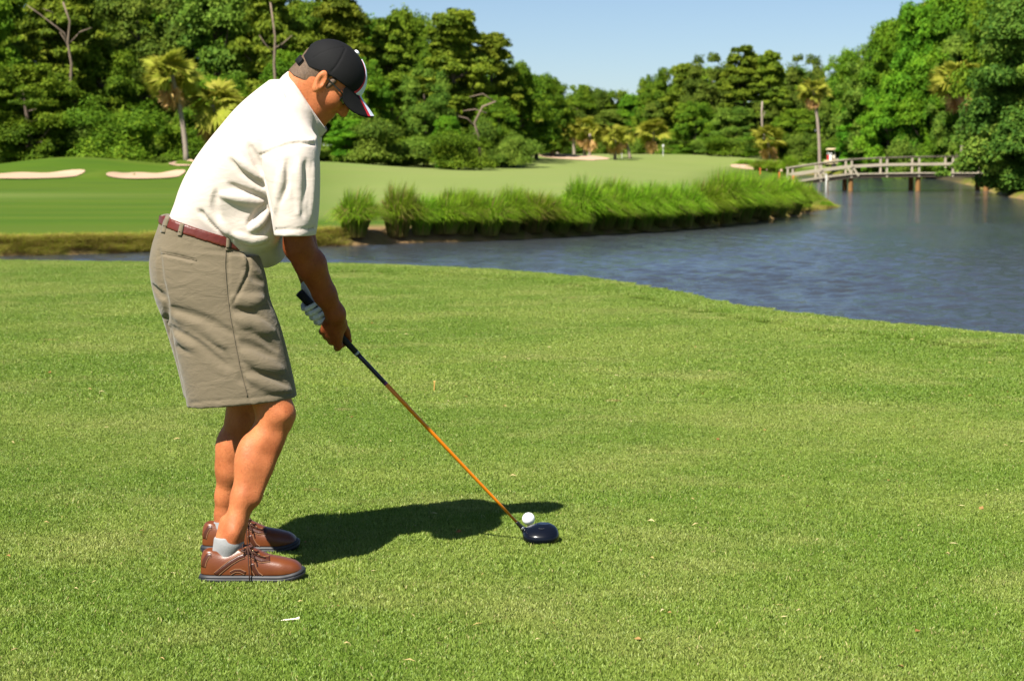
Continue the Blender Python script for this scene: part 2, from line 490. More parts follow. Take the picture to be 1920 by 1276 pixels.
def leaves(blobs, n_leaf, size, rng, up=0.45, flat=1.0, aspect=1.7, inner=0.55):
    """diamond leaf sprays spread through each blob: returns verts, quads, tint"""
    V = []; T = []
    tot = sum(b[3] ** 2 for b in blobs)
    for (cx, cy, cz, r) in blobs:
        n = max(24, int(n_leaf * r * r / tot))
        d = rng.normal(size=(n, 3)); d /= np.linalg.norm(d, axis=1)[:, None]
        lo = d[:, 2] < -0.25
        d[lo, 2] *= -rng.uniform(0, 1, lo.sum()); d /= np.linalg.norm(d, axis=1)[:, None]
        rad = r * (inner + (1.34 - inner) * rng.random(n) ** 0.8)
        lump = 1 + 0.22 * np.sin(d[:, 0] * 5 + cx) * np.sin(d[:, 1] * 5 + cy) + 0.15 * np.sin(d[:, 2] * 7 + cz)
        c = np.array((cx, cy, cz)) + d * (rad * lump)[:, None] * np.array((1, 1, flat))
        nn = d * 0.8 + rng.normal(size=(n, 3)) * 0.55 + np.array((0, 0, up))
        nn /= np.linalg.norm(nn, axis=1)[:, None]
        t1 = np.cross(nn, rng.normal(size=(n, 3))); t1 /= np.linalg.norm(t1, axis=1)[:, None] + 1e-9
        t2 = np.cross(nn, t1)
        s = size * rng.uniform(0.6, 1.35, n)[:, None]
        q = np.stack([c - t1 * s * 0.5 * aspect - t2 * s * 0.25, c + t1 * s * 0.5 * aspect - t2 * s * 0.2, c + t2 * s * 0.75], 1)
        V.append(q.reshape(-1, 3))
        base = rng.uniform(0.15, 0.85)
        T.append(np.repeat(np.clip(base + rng.normal(0, 0.2, n), 0, 1), 3))
    V = np.concatenate(V); T = np.concatenate(T)
    return V, np.arange(len(V)).reshape(-1, 3), T

def crown_mesh(name, blobs, n_leaf, size, mat, rng, **kw):
    v, f, t = leaves(blobs, n_leaf, size, rng, **kw)
    me = make_mesh(name, v, f, mat, smooth=False)
    set_attr(me, 'tint', t)
    return me

def trunk_mesh(name, h, r, blobs, rng, nlimb, lean=0.06, bark=None, low=0.3):
    mb = MB()
    k = rng.normal(0, lean, 2) * h
    pts = []; rad = []
    for i in range(8):
        t = i / 7
        pts.append((k[0] * t * t + 0.02 * h * math.sin(5 * t), k[1] * t * t, h * t)); rad.append(r * (1.35 - 0.3 * min(1, t * 6)) * (1 - 0.75 * t))
    mb.tube(pts, rad, 7)
    order = sorted(blobs, key=lambda b: -b[3])[:nlimb]
    for (cx, cy, cz, br) in order:
        t = min(0.95, max(low, (cz - 0.35 * math.hypot(cx, cy)) / h))
        i = int(t * 7); s = pts[i]
        m = (s[0] + (cx - s[0]) * 0.5 + rng.normal(0, 0.2), s[1] + (cy - s[1]) * 0.5 + rng.normal(0, 0.2), s[2] + (cz - s[2]) * 0.35)
        mb.tube([s, m, (cx, cy, cz)], [r * 0.42 * (1 - t * 0.6), r * 0.26, r * 0.07], 5, cap=False)
    return make_mesh(name, mb.v, mb.f, bark or BARK, True)

def broad_blobs(h, w, rng, n, low=0.25):
    B = []
    for k in range(n):
        zz = rng.uniform(low, 1.0)
        env = w * math.sqrt(max(0.05, 1 - ((zz - 0.52) / 0.56) ** 2))
        a = rng.uniform(0, 6.28); rr = env * math.sqrt(rng.uniform(0.12, 1.0))
        r = w * (0.09 + 0.19 * rng.random() ** 1.6)
        B.append((rr * math.cos(a) * 0.88, rr * math.sin(a) * 0.88, h * zz - r * 0.8, r))
    return B

def pine_blobs(h, w, rng, n):
    B = []
    for k in range(n):
        zz = rng.uniform(0.36, 1.0)
        env = w * (1.05 - 0.72 * max(0, zz - 0.5) / 0.5) * (0.75 if zz < 0.5 else 1)
        a = rng.uniform(0, 6.28); rr = env * math.sqrt(rng.uniform(0.05, 1.0))
        r = w * (0.09 + 0.17 * rng.random() ** 1.6)
        B.append((rr * math.cos(a), rr * math.sin(a), h * zz - r * 0.6, r))
    for zz in np.linspace(0.74, 0.99, 9): B.append((rng.normal(0, 0.12 * w), rng.normal(0, 0.12 * w), h * zz - 0.14 * w, w * (0.34 - 0.20 * (zz - 0.74) / 0.25)))
    return B

def tree_kit(kind, seed):
    """unit trees 10 m high: (trunk mesh, crown mesh)"""
    rng = np.random.default_rng(seed)
    if kind == 'oak':
        B = broad_blobs(10, 3.9, rng, 105, 0.12); cr = crown_mesh('crown', B, 62000, 0.135, OAK, rng)
        return trunk_mesh('trunk', 7.5, 0.30, B, rng, 14), cr
    if kind == 'grey':
        B = broad_blobs(10, 3.7, rng, 100, 0.14); cr = crown_mesh('crown', B, 56000, 0.13, GREY, rng)
        return trunk_mesh('trunk', 7.5, 0.28, B, rng, 14), cr
    if kind == 'bright':
        B = broad_blobs(10, 3.6, rng, 110, 0.08); cr = crown_mesh('crown', B, 62000, 0.14, BRIGHT, rng)
        return trunk_mesh('trunk', 7.5, 0.26, B, rng, 12), cr
    if kind == 'pine':
        B = pine_blobs(10, 2.7, rng, 92); cr = crown_mesh('crown', B, 54000, 0.115, PINE, rng, aspect=2.6, flat=0.7, inner=0.3)
        return trunk_mesh('trunk', 9.6, 0.22, B, rng, 26, 0.03, low=0.32), cr
    if kind == 'bush':
        B = [(rng.normal(0, 2.4), rng.normal(0, 1.6), rng.uniform(0.8, 6.5), rng.uniform(1.3, 2.6)) for k in range(18)]
        cr = crown_mesh('crown', B, 22000, 0.24, GREY if seed % 2 else OAK, rng)
        return trunk_mesh('trunk', 5.0, 0.22, B, rng, 8), cr

KITS = {}
def kit(kind, i):
    if (kind, i) not in KITS: KITS[(kind, i)] = tree_kit(kind, 100 + 17 * i + len(kind) * 3)
    return KITS[(kind, i)]

NAMES = {'oak': ('oak_tree', 'dark green oak'), 'grey': ('oak_tree', 'grey green oak'), 'bright': ('broadleaf_tree', 'bright green broadleaf tree'),
         'pine': ('pine_tree', 'olive green pine'), 'bush': ('bush', 'leafy green bush')}
def plant(kind, var, px, top_py, Y, width, label, group, rot=None, cat=None, dz=0.0):
    """a tree of its kind whose top shows at top_py; width in photo pixels"""
    x = (px - 960) / F * Y
    zg = float(height(x, Y)[0]) + dz
    ztop = W(px, top_py, Y)[2]
    h = ztop - zg
    tr, cr = kit(kind, var)
    base_w = {'oak': 8.2, 'grey': 7.8, 'bright': 7.6, 'pine': 6.0, 'bush': 9.0}[kind]
    base_h = {'bush': 8.2}.get(kind, 10.0)
    sx = width / F * Y / base_w; sz = h / base_h
    root = empty(NAMES[kind][0], (x, Y, zg - 0.05))
    rz = random.uniform(0, 6.28) if rot is None else rot
    root.rotation_euler = (0, 0, rz)
    root.scale = (sx, sx, sz)
    for me, nm in ((tr, 'trunk'), (cr, 'crown')):
        o = bpy.data.objects.new(nm, me); COL.objects.link(o); o.parent = root
    tag(root, label, cat or ('bush' if kind == 'bush' else 'tree'), group)
    return root

ORD = ['first', 'second', 'third', 'fourth', 'fifth', 'sixth', 'seventh', 'eighth', 'ninth', 'tenth', 'eleventh', 'twelfth',
       'thirteenth', 'fourteenth', 'fifteenth', 'sixteenth', 'seventeenth', 'eighteenth', 'nineteenth', 'twentieth',
       'twenty-first', 'twenty-second', 'twenty-third', 'twenty-fourth', 'twenty-fifth', 'twenty-sixth']
# left wood, front row: kind, variant, px, top py, Y, width px
left_front = [('oak', 0, -40, -60, 134, 190), ('pine', 0, 128, -70, 139, 200), ('oak', 1, 60, 120, 131, 210), ('bush', 0, 235, 205, 128, 120), ('oak', 2, 205, 85, 140, 150),
              ('grey', 0, 270, -50, 150, 230), ('grey', 1, 420, -55, 148, 230), ('oak', 0, 420, 140, 137, 150), ('pine', 1, 515, -80, 142, 170),
              ('bright', 0, 545, 100, 138, 120), ('pine', 2, 640, -35, 146, 170), ('oak', 1, 690, 110, 138, 130), ('pine', 0, 735, 30, 150, 130),
              ('oak', 2, 772, 18, 156, 130), ('pine', 1, 850, 14, 146, 170), ('grey', 0, 800, 130, 140, 110), ('bright', 1, 838, 218, 134, 62),
              ('pine', 2, 920, 62, 150, 140), ('oak', 0, 962, 112, 153, 110), ('oak', 1, 935, 180, 142, 105), ('bright', 0, 650, 225, 133, 90)]
for i, (k, v, px, tp, Y, w) in enumerate(sorted(left_front, key=lambda r: r[2])):
    plant(k, v, px, tp, Y, w, f'{NAMES[k][1]}, {ORD[i]} from the left in the wood behind the golfer', 'trees of the wood behind the golfer')
# a second and third row fill the wood
for r, (Y, n, x0, x1) in enumerate(((163, 13, -120, 930), (176, 12, -60, 960))):
    for i in range(n):
        px = x0 + (x1 - x0) * i / (n - 1) + random.uniform(-20, 20)
        top = np.interp(px, [-200, 640, 740, 850, 900, 960], [-40, -10, 40, 40, 75, 135]) + random.uniform(0, 25)
        k = random.choice(['oak', 'grey', 'oak', 'pine'])
        plant(k, i % 3, px, top, Y + random.uniform(-4, 4), random.uniform(150, 200), f'dark tree, {ORD[i]} from the left in row {("two", "three")[r]} of the left wood', 'deep trees of the left wood')
for i, px in enumerate((-620, -520, -430, -340, -250, -170)):
    plant(('oak', 'grey', 'pine')[i % 3], i % 3, px, -50 + 15 * (i % 2), 146 + 6 * (i % 2), 190, f'{NAMES[("oak", "grey", "pine")[i % 3]][1]}, {ORD[i]} in the wood running on past the left edge', 'trees left of the frame')
# undergrowth at the edge of the left wood
for i, px in enumerate((-30, 20, 85, 150, 200, 292, 330, 610, 655, 700, 745, 795, 860, 905, 940, 965)):
    plant('bush', i % 4, px, random.uniform(222, 275), 133 + random.uniform(-2, 8), random.uniform(45, 110),
          f'{ORD[i]} low bush from the left along the foot of the left wood', 'undergrowth of the left wood')
# far wood beyond the palms
far = [('oak', 2, 1005, 138, 178, 90), ('oak', 0, 1035, 146, 190, 90), ('oak', 1, 1082, 160, 262, 85), ('grey', 1, 1110, 166, 268, 80), ('grey', 0, 1060, 200, 250, 90),
       ('oak', 2, 1150, 170, 285, 80), ('grey', 1, 1140, 205, 262, 100), ('bright', 1, 1185, 178, 262, 70), ('oak', 0, 1222, 142, 258, 75), ('oak', 1, 1250, 128, 250, 70), ('pine', 1, 1285, 118, 240, 100),
       ('grey', 2, 1240, 190, 244, 95), ('grey', 0, 1330, 102, 236, 110), ('pine', 0, 1392, 86, 228, 120), ('oak', 0, 1300, 190, 228, 90), ('grey', 1, 1375, 200, 224, 100), ('pine', 2, 1440, 96, 226, 90),
       ('grey', 2, 1430, 190, 226, 90), ('grey', 0, 1505, 104, 232, 90), ('oak', 1, 1495, 205, 222, 110), ('oak', 2, 1580, 94, 212, 90), ('grey', 1, 1555, 185, 212, 90), ('oak', 0, 1618, 110, 198, 90), ('bright', 0, 1610, 190, 190, 100)]
for i, (k, v, px, tp, Y, w) in enumerate(sorted(far, key=lambda r: r[2])):
    plant(k, v, px, tp, Y, w, f'{NAMES[k][1]}, {ORD[i]} from the left in the far wood', 'trees of the far wood beyond the palms')
for i in range(16):
    px = 985 + 44 * i + random.uniform(-12, 12)
    top = np.interp(px, [985, 1050, 1110, 1180, 1250, 1330, 1430, 1500, 1640], [150, 160, 175, 178, 145, 120, 105, 122, 110])
    plant(random.choice(['oak', 'grey']), i % 3, px, top + random.uniform(2, 20), np.interp(px, [985, 1090, 1200, 1400, 1640], [205, 290, 290, 255, 225]) + random.uniform(0, 8), 110,
          f'dark tree, {ORD[i]} from the left in the back row of the far wood', 'deep trees of the far wood')
for i in range(22):
    px = 1000 + 29 * i + random.uniform(-8, 8)
    Y = np.interp(px, [985, 1040, 1120, 1240, 1330, 1640], [178, 235, 255, 245, 222, 205])
    plant('bush', i % 4, px, random.uniform(250, 272), Y, random.uniform(50, 75), f'{ORD[i]} low bush from the left along the foot of the far wood', 'undergrowth of the far wood')
# olive shrub by the cart and the right bank
right = [('bright', 1, 1672, 40, 170, 130), ('bright', 0, 1722, 8, 166, 150), ('bright', 2, 1660, 150, 166, 120), ('bright', 1, 1740, 120, 164, 130),
         ('bright', 0, 1800, -25, 162, 170), ('grey', 2, 1790, 60, 160, 120), ('oak', 1, 1880, -60, 142, 190), ('bright', 2, 1830, 110, 152, 110), ('oak', 2, 1960, -60, 130, 190)]
for i, (k, v, px, tp, Y, w) in enumerate(sorted(right, key=lambda r: r[2])):
    plant(k, v, px, tp, Y, w, f'{NAMES[k][1]}, {ORD[i]} from the left in the wood beyond the bridge', 'trees of the right bank')
for i in range(9):
    px = 1640 + 44 * i
    plant(random.choice(['oak', 'grey']), i % 3, px, np.interp(px, [1640, 1700, 1800], [70, 10, -40]) + random.uniform(0, 20), 180 + random.uniform(0, 12), 160,
          f'dark tree, {ORD[i]} from the left in the back row of the right wood', 'deep trees of the right wood')
for i, (px, tp, w) in enumerate(((1590, 215, 85), (1630, 245, 70), (1690, 262, 60), (1765, 255, 60), (1850, 250, 80))):
    plant('bush', (0, 3, 1, 2, 3)[i], px, tp, (228, 228, 163, 161, 146)[i], w, f'{ORD[i]} bush from the left along the bank beyond the bridge', 'undergrowth of the right bank')

# the near tree leaning over the water at the right edge
rng = np.random.default_rng(77)
nb = []
Yt = 100.0; mpp = Yt / F
tx, tzg = (1945 - 960) * mpp, float(height((1945 - 960) * mpp, Yt)[0])
for (px, py, r) in [(1905, 60, 62), (1870, 150, 50), (1900, 200, 55), (1850, 235, 40), (1880, 275, 46), (1835, 290, 34), (1815, 300, 24), (1868, 320, 32),
                    (1905, 330, 44), (1935, 120, 70), (1950, 250, 80), (1895, 355, 26), (1955, 20, 80), (1880, 95, 42), (1915, 280, 48), (1838, 262, 30), (1960, 340, 50), (2010, 150, 90), (2010, 280, 80), (1800, 312, 18),
                    (1860, 200, 36), (1925, 180, 50), (1845, 312, 24), (1888, 235, 40)]:
    for q in range(3):
        nb.append(((px - 960) * mpp - tx + rng.normal(0, 0.35), rng.normal(0, 1.2), W(px, py, Yt)[2] - tzg + rng.normal(0, 0.3), r * mpp * rng.uniform(0.55, 0.85)))
root = empty('broadleaf_tree', (tx, Yt, tzg - 0.05))
tag(root, 'large leafy tree overhanging the water at the right edge of the picture', 'tree')
cm = crown_mesh('crown', nb, 150000, 0.125, leaf_mat('near_tree_leaves', [(0.04, 0.10, 0.012), (0.085, 0.165, 0.016), (0.18, 0.25, 0.03)]), rng)
mesh_obj('crown', None, None, None, root, mesh=cm)
mesh_obj('trunk', None, None, None, root, mesh=trunk_mesh('trunk', 9.5, 0.28, nb, rng, 26, 0.02, low=0.12))

# ------------------------------------------------------------------ cabbage palms
def frond_mesh(name, mat, seed, droop, L=1.0, n=16):
    """costapalmate fan of narrow pointed segments, unit length along +x"""
    rng = np.random.default_rng(seed)
    V = []; Fc = []
    st = 0.45
    for k in range(5):
        pass
    def pt(r, a, w):
        x = r * math.cos(a); y = r * math.sin(a)
        return (x, y, -droop * (r ** 2) * 0.55 - 0.10 * abs(math.sin(a)) * r)
    V += [(0, -0.012, 0), (0, 0.012, 0), (st, 0.012, -droop * st * st * 0.5), (st, -0.012, -droop * st * st * 0.5)]; Fc.append((0, 1, 2, 3))
    for k in range(n):
        a = (k / (n - 1) - 0.5) * 2.9 + rng.normal(0, 0.05)
        l = 0.58 * (0.72 + 0.28 * math.cos(a * 0.7)) * rng.uniform(0.85, 1.1)
        b = len(V)
        for r, w in ((0.03, 0.012), (l * 0.55, 0.055), (l, 0.004)):
            zx = st + r * math.cos(a); zy = r * math.sin(a)
            zz = -droop * (zx ** 2) * 0.5 - 0.12 * r - 0.35 * max(0, r - 0.3) ** 1.2
            V += [(zx - math.sin(a) * w, zy + math.cos(a) * w, zz), (zx + math.sin(a) * w, zy - math.cos(a) * w, zz)]
        Fc += [(b, b + 1, b + 3, b + 2), (b + 2, b + 3, b + 5, b + 4)]
    me = make_mesh(name, V, Fc, mat, False)
    set_attr(me, 'tint', np.clip(rng.normal(0.55, 0.22, len(V)), 0, 1))
    return me
FR = [frond_mesh('frond', PALM, s, d) for s, d in ((1, 0.35), (2, 0.6), (3, 0.8))]
DF = [frond_mesh('dead_frond', DEADP, s, d) for s, d in ((4, 0.9), (5, 1.1))]
def palm(px_c, py_c, px_b, py_b, Y, r_px, label, nf=30, nd=12, group='cabbage palms along the woods'):
    xb = (px_b - 960) / F * Y
    zg = float(height(xb, Y)[0])
    top = W(px_c, py_c, Y); R = r_px / F * Y
    hh = top[2] - zg; dx = top[0] - xb
    root = empty('palm_tree', (xb, Y, zg - 0.05))
    tag(root, label, 'palm tree', group)
    pts = [(dx * t ** 1.3 + 0.02 * hh * math.sin(3 * t), 0.0, hh * t) for t in np.linspace(0, 1, 9)]
    tv, tf = tube(pts, [0.19 - 0.05 * t + (0.04 if i == 0 else 0) for i, t in enumerate(np.linspace(0, 1, 9))], 8)
    mesh_obj('trunk', tv, tf, PBARK, root)
    for i in range(nf + nd):
        dead = i >= nf
        me = random.choice(DF if dead else FR)
        o = bpy.data.objects.new('dead_frond' if dead else 'frond', me); COL.objects.link(o); o.parent = root
        o.location = (dx, 0, hh - (0.25 * R if dead else 0.0) + random.uniform(-0.1, 0.1) * R)
        pit = random.uniform(0.8, 1.3) if dead else random.uniform(-1.25, 0.55)
        o.rotation_euler = (random.uniform(-1.1, 1.1), pit, random.uniform(0, 6.28))
        s = R * random.uniform(0.85, 1.12) * (0.8 if dead else 1.0)
        o.scale = (s, s * 1.15, s)
palm(322, 140, 352, 300, 128, 53, 'tall cabbage palm with tan dead fronds standing left of the golfer', 34, 16)
palm(398, 195, 405, 300, 130, 57, 'cabbage palm half hidden behind the back of the golfer', 34, 14)
palm(985, 240, 981, 300, 172, 35, 'cabbage palm on a short pale trunk, leftmost of the central palms', 26, 8)
palm(1030, 250, 1030, 295, 195, 27, 'cabbage palm in front of the taller pair partner, second of the central palms', 26, 12)
palm(1046, 226, 1045, 293, 200, 22, 'cabbage palm with small high crown, third of the central palms', 24, 10)
palm(1072, 243, 1076, 293, 205, 19, 'slim cabbage palm with small crown, fourth of the central palms', 22, 6)
palm(1096, 240, 1095, 293, 200, 31, 'big crowned cabbage palm in the middle of the central palms', 30, 10)
palm(1106, 250, 1104, 293, 198, 26, 'cabbage palm right beside the big crowned one in the middle', 26, 10)
palm(1152, 256, 1152, 296, 200, 28, 'cabbage palm seventh of the central palms, low crown', 26, 10)
palm(1168, 250, 1180, 293, 205, 24, 'cabbage palm eighth of the central palms, behind the low crowned one', 26, 8)
palm(1225, 247, 1222, 290, 225, 31, 'yellowish cabbage palm, rightmost of the central palms', 28, 8)
palm(1440, 262, 1440, 290, 212, 31, 'low cabbage palm at the wood edge behind the right bunker', 26, 8)
palm(1525, 168, 1534, 300, 190, 30, 'tall slender palm standing alone left of the bridge', 26, 10)
palm(1795, 150, 1800, 320, 150, 50, 'cabbage palm half buried in the right bank trees', 30, 16)
# bare pale limbs that show among the crowns
LIMB = plain('bare_limb_bark', (0.20, 0.15, 0.11), 0.9, 0.1, var=0.4, scale=3)
for Y, lab, lines in ((133, 'dead pine with pale bare limbs high at the far left', [([(146, 300), (141, 240), (131, 180), (134, 120), (127, 80), (131, 40), (118, 4)], .15), ([(131, 92), (120, 62), (98, 45), (72, 25), (50, 10)], .07), ([(96, 44), (100, 24), (80, 16)], .04), ([(131, 96), (122, 76), (112, 60)], .06), ([(132, 80), (150, 60), (172, 52)], .05)]),
                      (134, 'forked pale pine trunk rising behind the cap of the golfer', [([(524, 300), (519, 200), (514, 120), (516, 70), (507, 5)], .15), ([(513, 92), (530, 82), (548, 66)], .06), ([(513, 100), (498, 84), (486, 66)], .05)]),
                      (134, 'leaning tree with curving pale limbs right of the golfer', [([(902, 305), (898, 260), (890, 230), (905, 200), (930, 190)], .13), ([(893, 240), (876, 222), (860, 218)], .06), ([(912, 212), (890, 205), (868, 208)], .06), ([(926, 190), (905, 176), (880, 182)], .06), ([(890, 250), (882, 262), (872, 256)], .05)])):
    a = W(*lines[0][0][0], Y); zg = float(height(a[0], Y)[0]) - 0.1; root = empty('dead_tree', (a[0], Y, zg)); tag(root, lab, 'tree')
    for k, (ln, rr) in enumerate(lines):
        pts = [W(q[0], q[1], Y - 0.2 * i) - np.array((a[0], Y, zg)) for i, q in enumerate(ln)]
        if k == 0: pts[0][2] = 0
        tv, tf = tube(pts, [rr * (1 - 0.6 * i / (len(pts) - 1)) for i in range(len(pts))], 6); mesh_obj('trunk' if k == 0 else 'limb', tv, tf, LIMB, root)
# bare snags
for (px0, py0, px1, py1, Y, r, lab) in ((968, 232, 981, 305, 165, 0.16, 'pale broken snag at the right end of the left wood'), (1428, 190, 1435, 236, 214, 0.16, 'pale dead trunk standing in the far wood')):
    a = W(px1, py1, Y); b = W(px0 if px0 > 1000 else 981, py0 + (40 if px0 < 1000 else 0), Y)
    a[2] = float(height(a[0], Y)[0]) - 0.05
    root = empty('dead_tree', tuple(a)); tag(root, lab, 'dead tree')
    d = b - a
    tv, tf = tube([d * t + np.array((0.1 * math.sin(7 * t), 0, 0)) for t in np.linspace(0, 1, 6)], [r * (1.2 - 0.6 * t) for t in np.linspace(0, 1, 6)], 7)
    mesh_obj('trunk', tv, tf, PBARK, root)
    bv, bf = tube([d * 0.7, d * 0.8 + np.array((0.3, 0, 0.2))], [r * 0.4, r * 0.15], 5); mesh_obj('branch', bv, bf, PBARK, root)

# ------------------------------------------------------------------ tall grass on the far bank
def blade_clump(seed, h, spread, n, mat, dry=0.25):
    rng = np.random.default_rng(seed)
    a = rng.uniform(0, 6.28, n); r0 = spread * 0.42 * np.sqrt(rng.random(n))
    bx, by = r0 * np.cos(a), r0 * np.sin(a)
    oa = a + rng.normal(0, 0.5, n); lean = rng.uniform(0.2, 1.5, n) * spread * 0.85
    wind = 0.22 * h
    L = h * rng.uniform(0.65, 1.08, n); w = rng.uniform(0.007, 0.015, n) * h
    V = np.zeros((n, 7, 3)); T = np.zeros((n, 7))
    pa = rng.uniform(0, 6.28, n); wx, wy_ = np.cos(pa) * w, np.sin(pa) * w
    isdry = rng.random(n) < dry; tb = np.clip(rng.normal(0.6, 0.2, n), 0.25, 1)
    for k, (t, ww) in enumerate(((0, 1.0), (0.45, 1.0), (0.8, 0.7), (1.0, 0.0))):
        cx = bx + np.cos(oa) * lean * t ** 2.0 + wind * t ** 2; cy = by + np.sin(oa) * lean * t ** 2.0
        cz = L * (t - 0.56 * t ** 3 * (lean / spread))
        tt = np.where(isdry, 0.05, tb * (0.25 + 0.75 * min(1, t * 2.2)))
        if k < 3:
            V[:, 2 * k] = np.stack([cx - wx * ww, cy - wy_ * ww, cz], 1); V[:, 2 * k + 1] = np.stack([cx + wx * ww, cy + wy_ * ww, cz], 1)
            T[:, 2 * k] = tt; T[:, 2 * k + 1] = tt
        else:
            V[:, 6] = np.stack([cx, cy, cz], 1); T[:, 6] = tt
    b = np.arange(n)[:, None] * 7
    f = np.concatenate([b + np.array([[0, 1, 3]]), b + np.array([[0, 3, 2]]), b + np.array([[2, 3, 5]]), b + np.array([[2, 5, 4]]), b + np.array([[4, 5, 6]])])
    me = make_mesh('blades', V.reshape(-1, 3), f, mat, True)
    set_attr(me, 'tint', T.ravel())
    return me
CORD = leaf_mat('cordgrass_blades', [(0.34, 0.23, 0.09), (0.120, 0.245, 0.010), (0.33, 0.53, 0.024)], 0.45)
CL = [blade_clump(20 + i, 1.0, 0.95, 2600, CORD, 0.04) for i in range(4)] + [blade_clump(30 + i, 1.0, 0.95, 2300, CORD, 0.16) for i in range(2)]
SHORE_PX = np.array([(x, y) for x, y in shore_px if x <= 1565 and y >= 383], float)
def clump(px, base_py, top_py, w_px, m, label, group, name='grass_clump', cat='grass clump', zb=None, back=0.35):
    if zb is None:                                   # rooted on the bank just behind the water line
        p = G(px, np.interp(px, SHORE_PX[:, 0], SHORE_PX[:, 1]), WATER_Z); k = (p[1] + back) / p[1]; p = p * k
    else: p = G(px, base_py, zb)
    z = float(height(p[0], p[1])[0])
    if zb is None: z = max(z, WATER_Z - 0.05)
    h = (W(px, top_py, p[1])[2] - z) / 0.76
    o = bpy.data.objects.new(name, CL[m]); COL.objects.link(o)
    o.location = (p[0], p[1], z - 0.03); o.rotation_euler = (0, 0, random.uniform(-0.7, 0.7))
    s = w_px / F * p[1] / 1.62
    o.scale = (s, s, h * random.uniform(0.84, 1.18))
    tag(o, label, cat, group)
bank = [(665, 452, 362, 80, 4), (745, 447, 363, 74, 5), (790, 447, 366, 62, 0), (835, 447, 358, 86, 1), (872, 444, 368, 60, 2), (915, 444, 364, 74, 4),
        (955, 441, 366, 66, 2), (1000, 439, 370, 80, 5), (1045, 434, 372, 74, 0), (1090, 432, 352, 86, 1), (1130, 430, 348, 76, 2), (1165, 430, 352, 74, 3),
        (1200, 428, 352, 76, 0), (1240, 424, 356, 76, 2), (1278, 421, 354, 72, 1), (1315, 417, 346, 76, 3), (1350, 413, 340, 78, 0), (1388, 408, 336, 74, 1),
        (1424, 402, 336, 70, 2), (1456, 399, 338, 62, 3), (1486, 394, 340, 52, 4)]
for i, (px, by, ty, w, m) in enumerate(bank):
    clump(px, by - 2, ty, w, m, f'{ORD[i]} tall green grass clump from the left along the far water edge', 'tall grass clumps on the far bank')
# a back row that closes the hedge of grass
for i, (px, by, ty, w, m) in enumerate(bank[3:]):
    clump(px + 18, by - 12, ty + 3, w, (m + 1) % 4, f'{ORD[i]} grass clump from the left in the back row of the far bank hedge', 'back row of tall grass on the far bank', back=1.1)
for i, (px, by, ty, w) in enumerate(((606, 459, 440, 30), (1350, 312, 301, 22), (1395, 316, 300, 36), (1425, 319, 299, 40), (1450, 321, 301, 36), (1478, 324, 296, 34), (1500, 388, 376, 26), (1546, 384, 378, 26))):
    clump(px, by, ty, w, 4 if i in (2, 3) else i % 4, ['small green grass tuft on the bare bank left of the tall clumps', 'small round grass tuft left of the reeds by the bridge', 'first reed clump left of the bridge, reddish below', 'second reed clump left of the bridge',
          'third reed clump left of the bridge', 'reed clump right beside the bridge end', 'short grass tuft behind the orange stake on the spit', 'short grass tuft at the tip of the spit'][i], 'short grass and reeds by the bridge', zb=None if i in (0, 6, 7) else -0.55, back=0.5)

# ragged grass fringe on the bare bank where no tall clumps stand
def fringe():
    rng = np.random.default_rng(3); Pts = []
    for px in list(np.arange(-60, 640, 3.0)) + list(np.arange(1500, 1568, 4.0)):
        q = G(px, np.interp(px, SHORE_PX[:, 0], SHORE_PX[:, 1]), WATER_Z)
        for k in range(2):
            b = rng.uniform(0.02, 0.75); e = q * ((q[1] + b) / q[1]); Pts.append((e[0] + rng.normal(0, .05), e[1]))
    return np.array(Pts)
FRINGE = fringe()
# ------------------------------------------------------------------ wooden bridge
_w = NT('weathered_wood'); _wp = _w.obj()
WOOD = _w.fin(_w.mix(_w.noise(2.5, 4, 0.6, _w.mapv(_wp, (1, 3, 3))), (0.24, 0.205, 0.15), (0.42, 0.37, 0.28)), 0.85, None, 0.15)
DARKW = plain('dark_timber', (0.045, 0.036, 0.027), 0.85, 0.15, var=0.3, scale=3)
PILE = plain('brown_pile_timber', (0.22, 0.115, 0.04), 0.85, 0.15, var=0.35, scale=2)
BY = 113.0
def bx(px): return (px - 960) / F * BY
def bz(py): return float(W(960, py, BY)[2])
br = empty('footbridge', (bx(1660), BY, WATER_Z))
tag(br, 'weathered wooden footbridge with rails crossing the water at right', 'bridge')
def bpart(name, mb, mat):
    o = mb.build(name, mat, br); o.location = (-bx(1660), -BY, -WATER_Z); return o
deck_px = [(1488, 342), (1540, 334), (1594, 327), (1720, 325), (1850, 325), (1960, 325)]
top_px = [(1480, 315.5), (1537, 307), (1593, 299.5), (1660, 296), (1720, 294.5), (1778, 293.5), (1850, 293), (1960, 293)]
mid_px = [(1484, 328), (1537, 320), (1593, 312.5), (1660, 309), (1720, 308), (1850, 307), (1960, 307)]
def interp_px(tab, px): return np.interp(px, [a for a, b in tab], [b for a, b in tab])
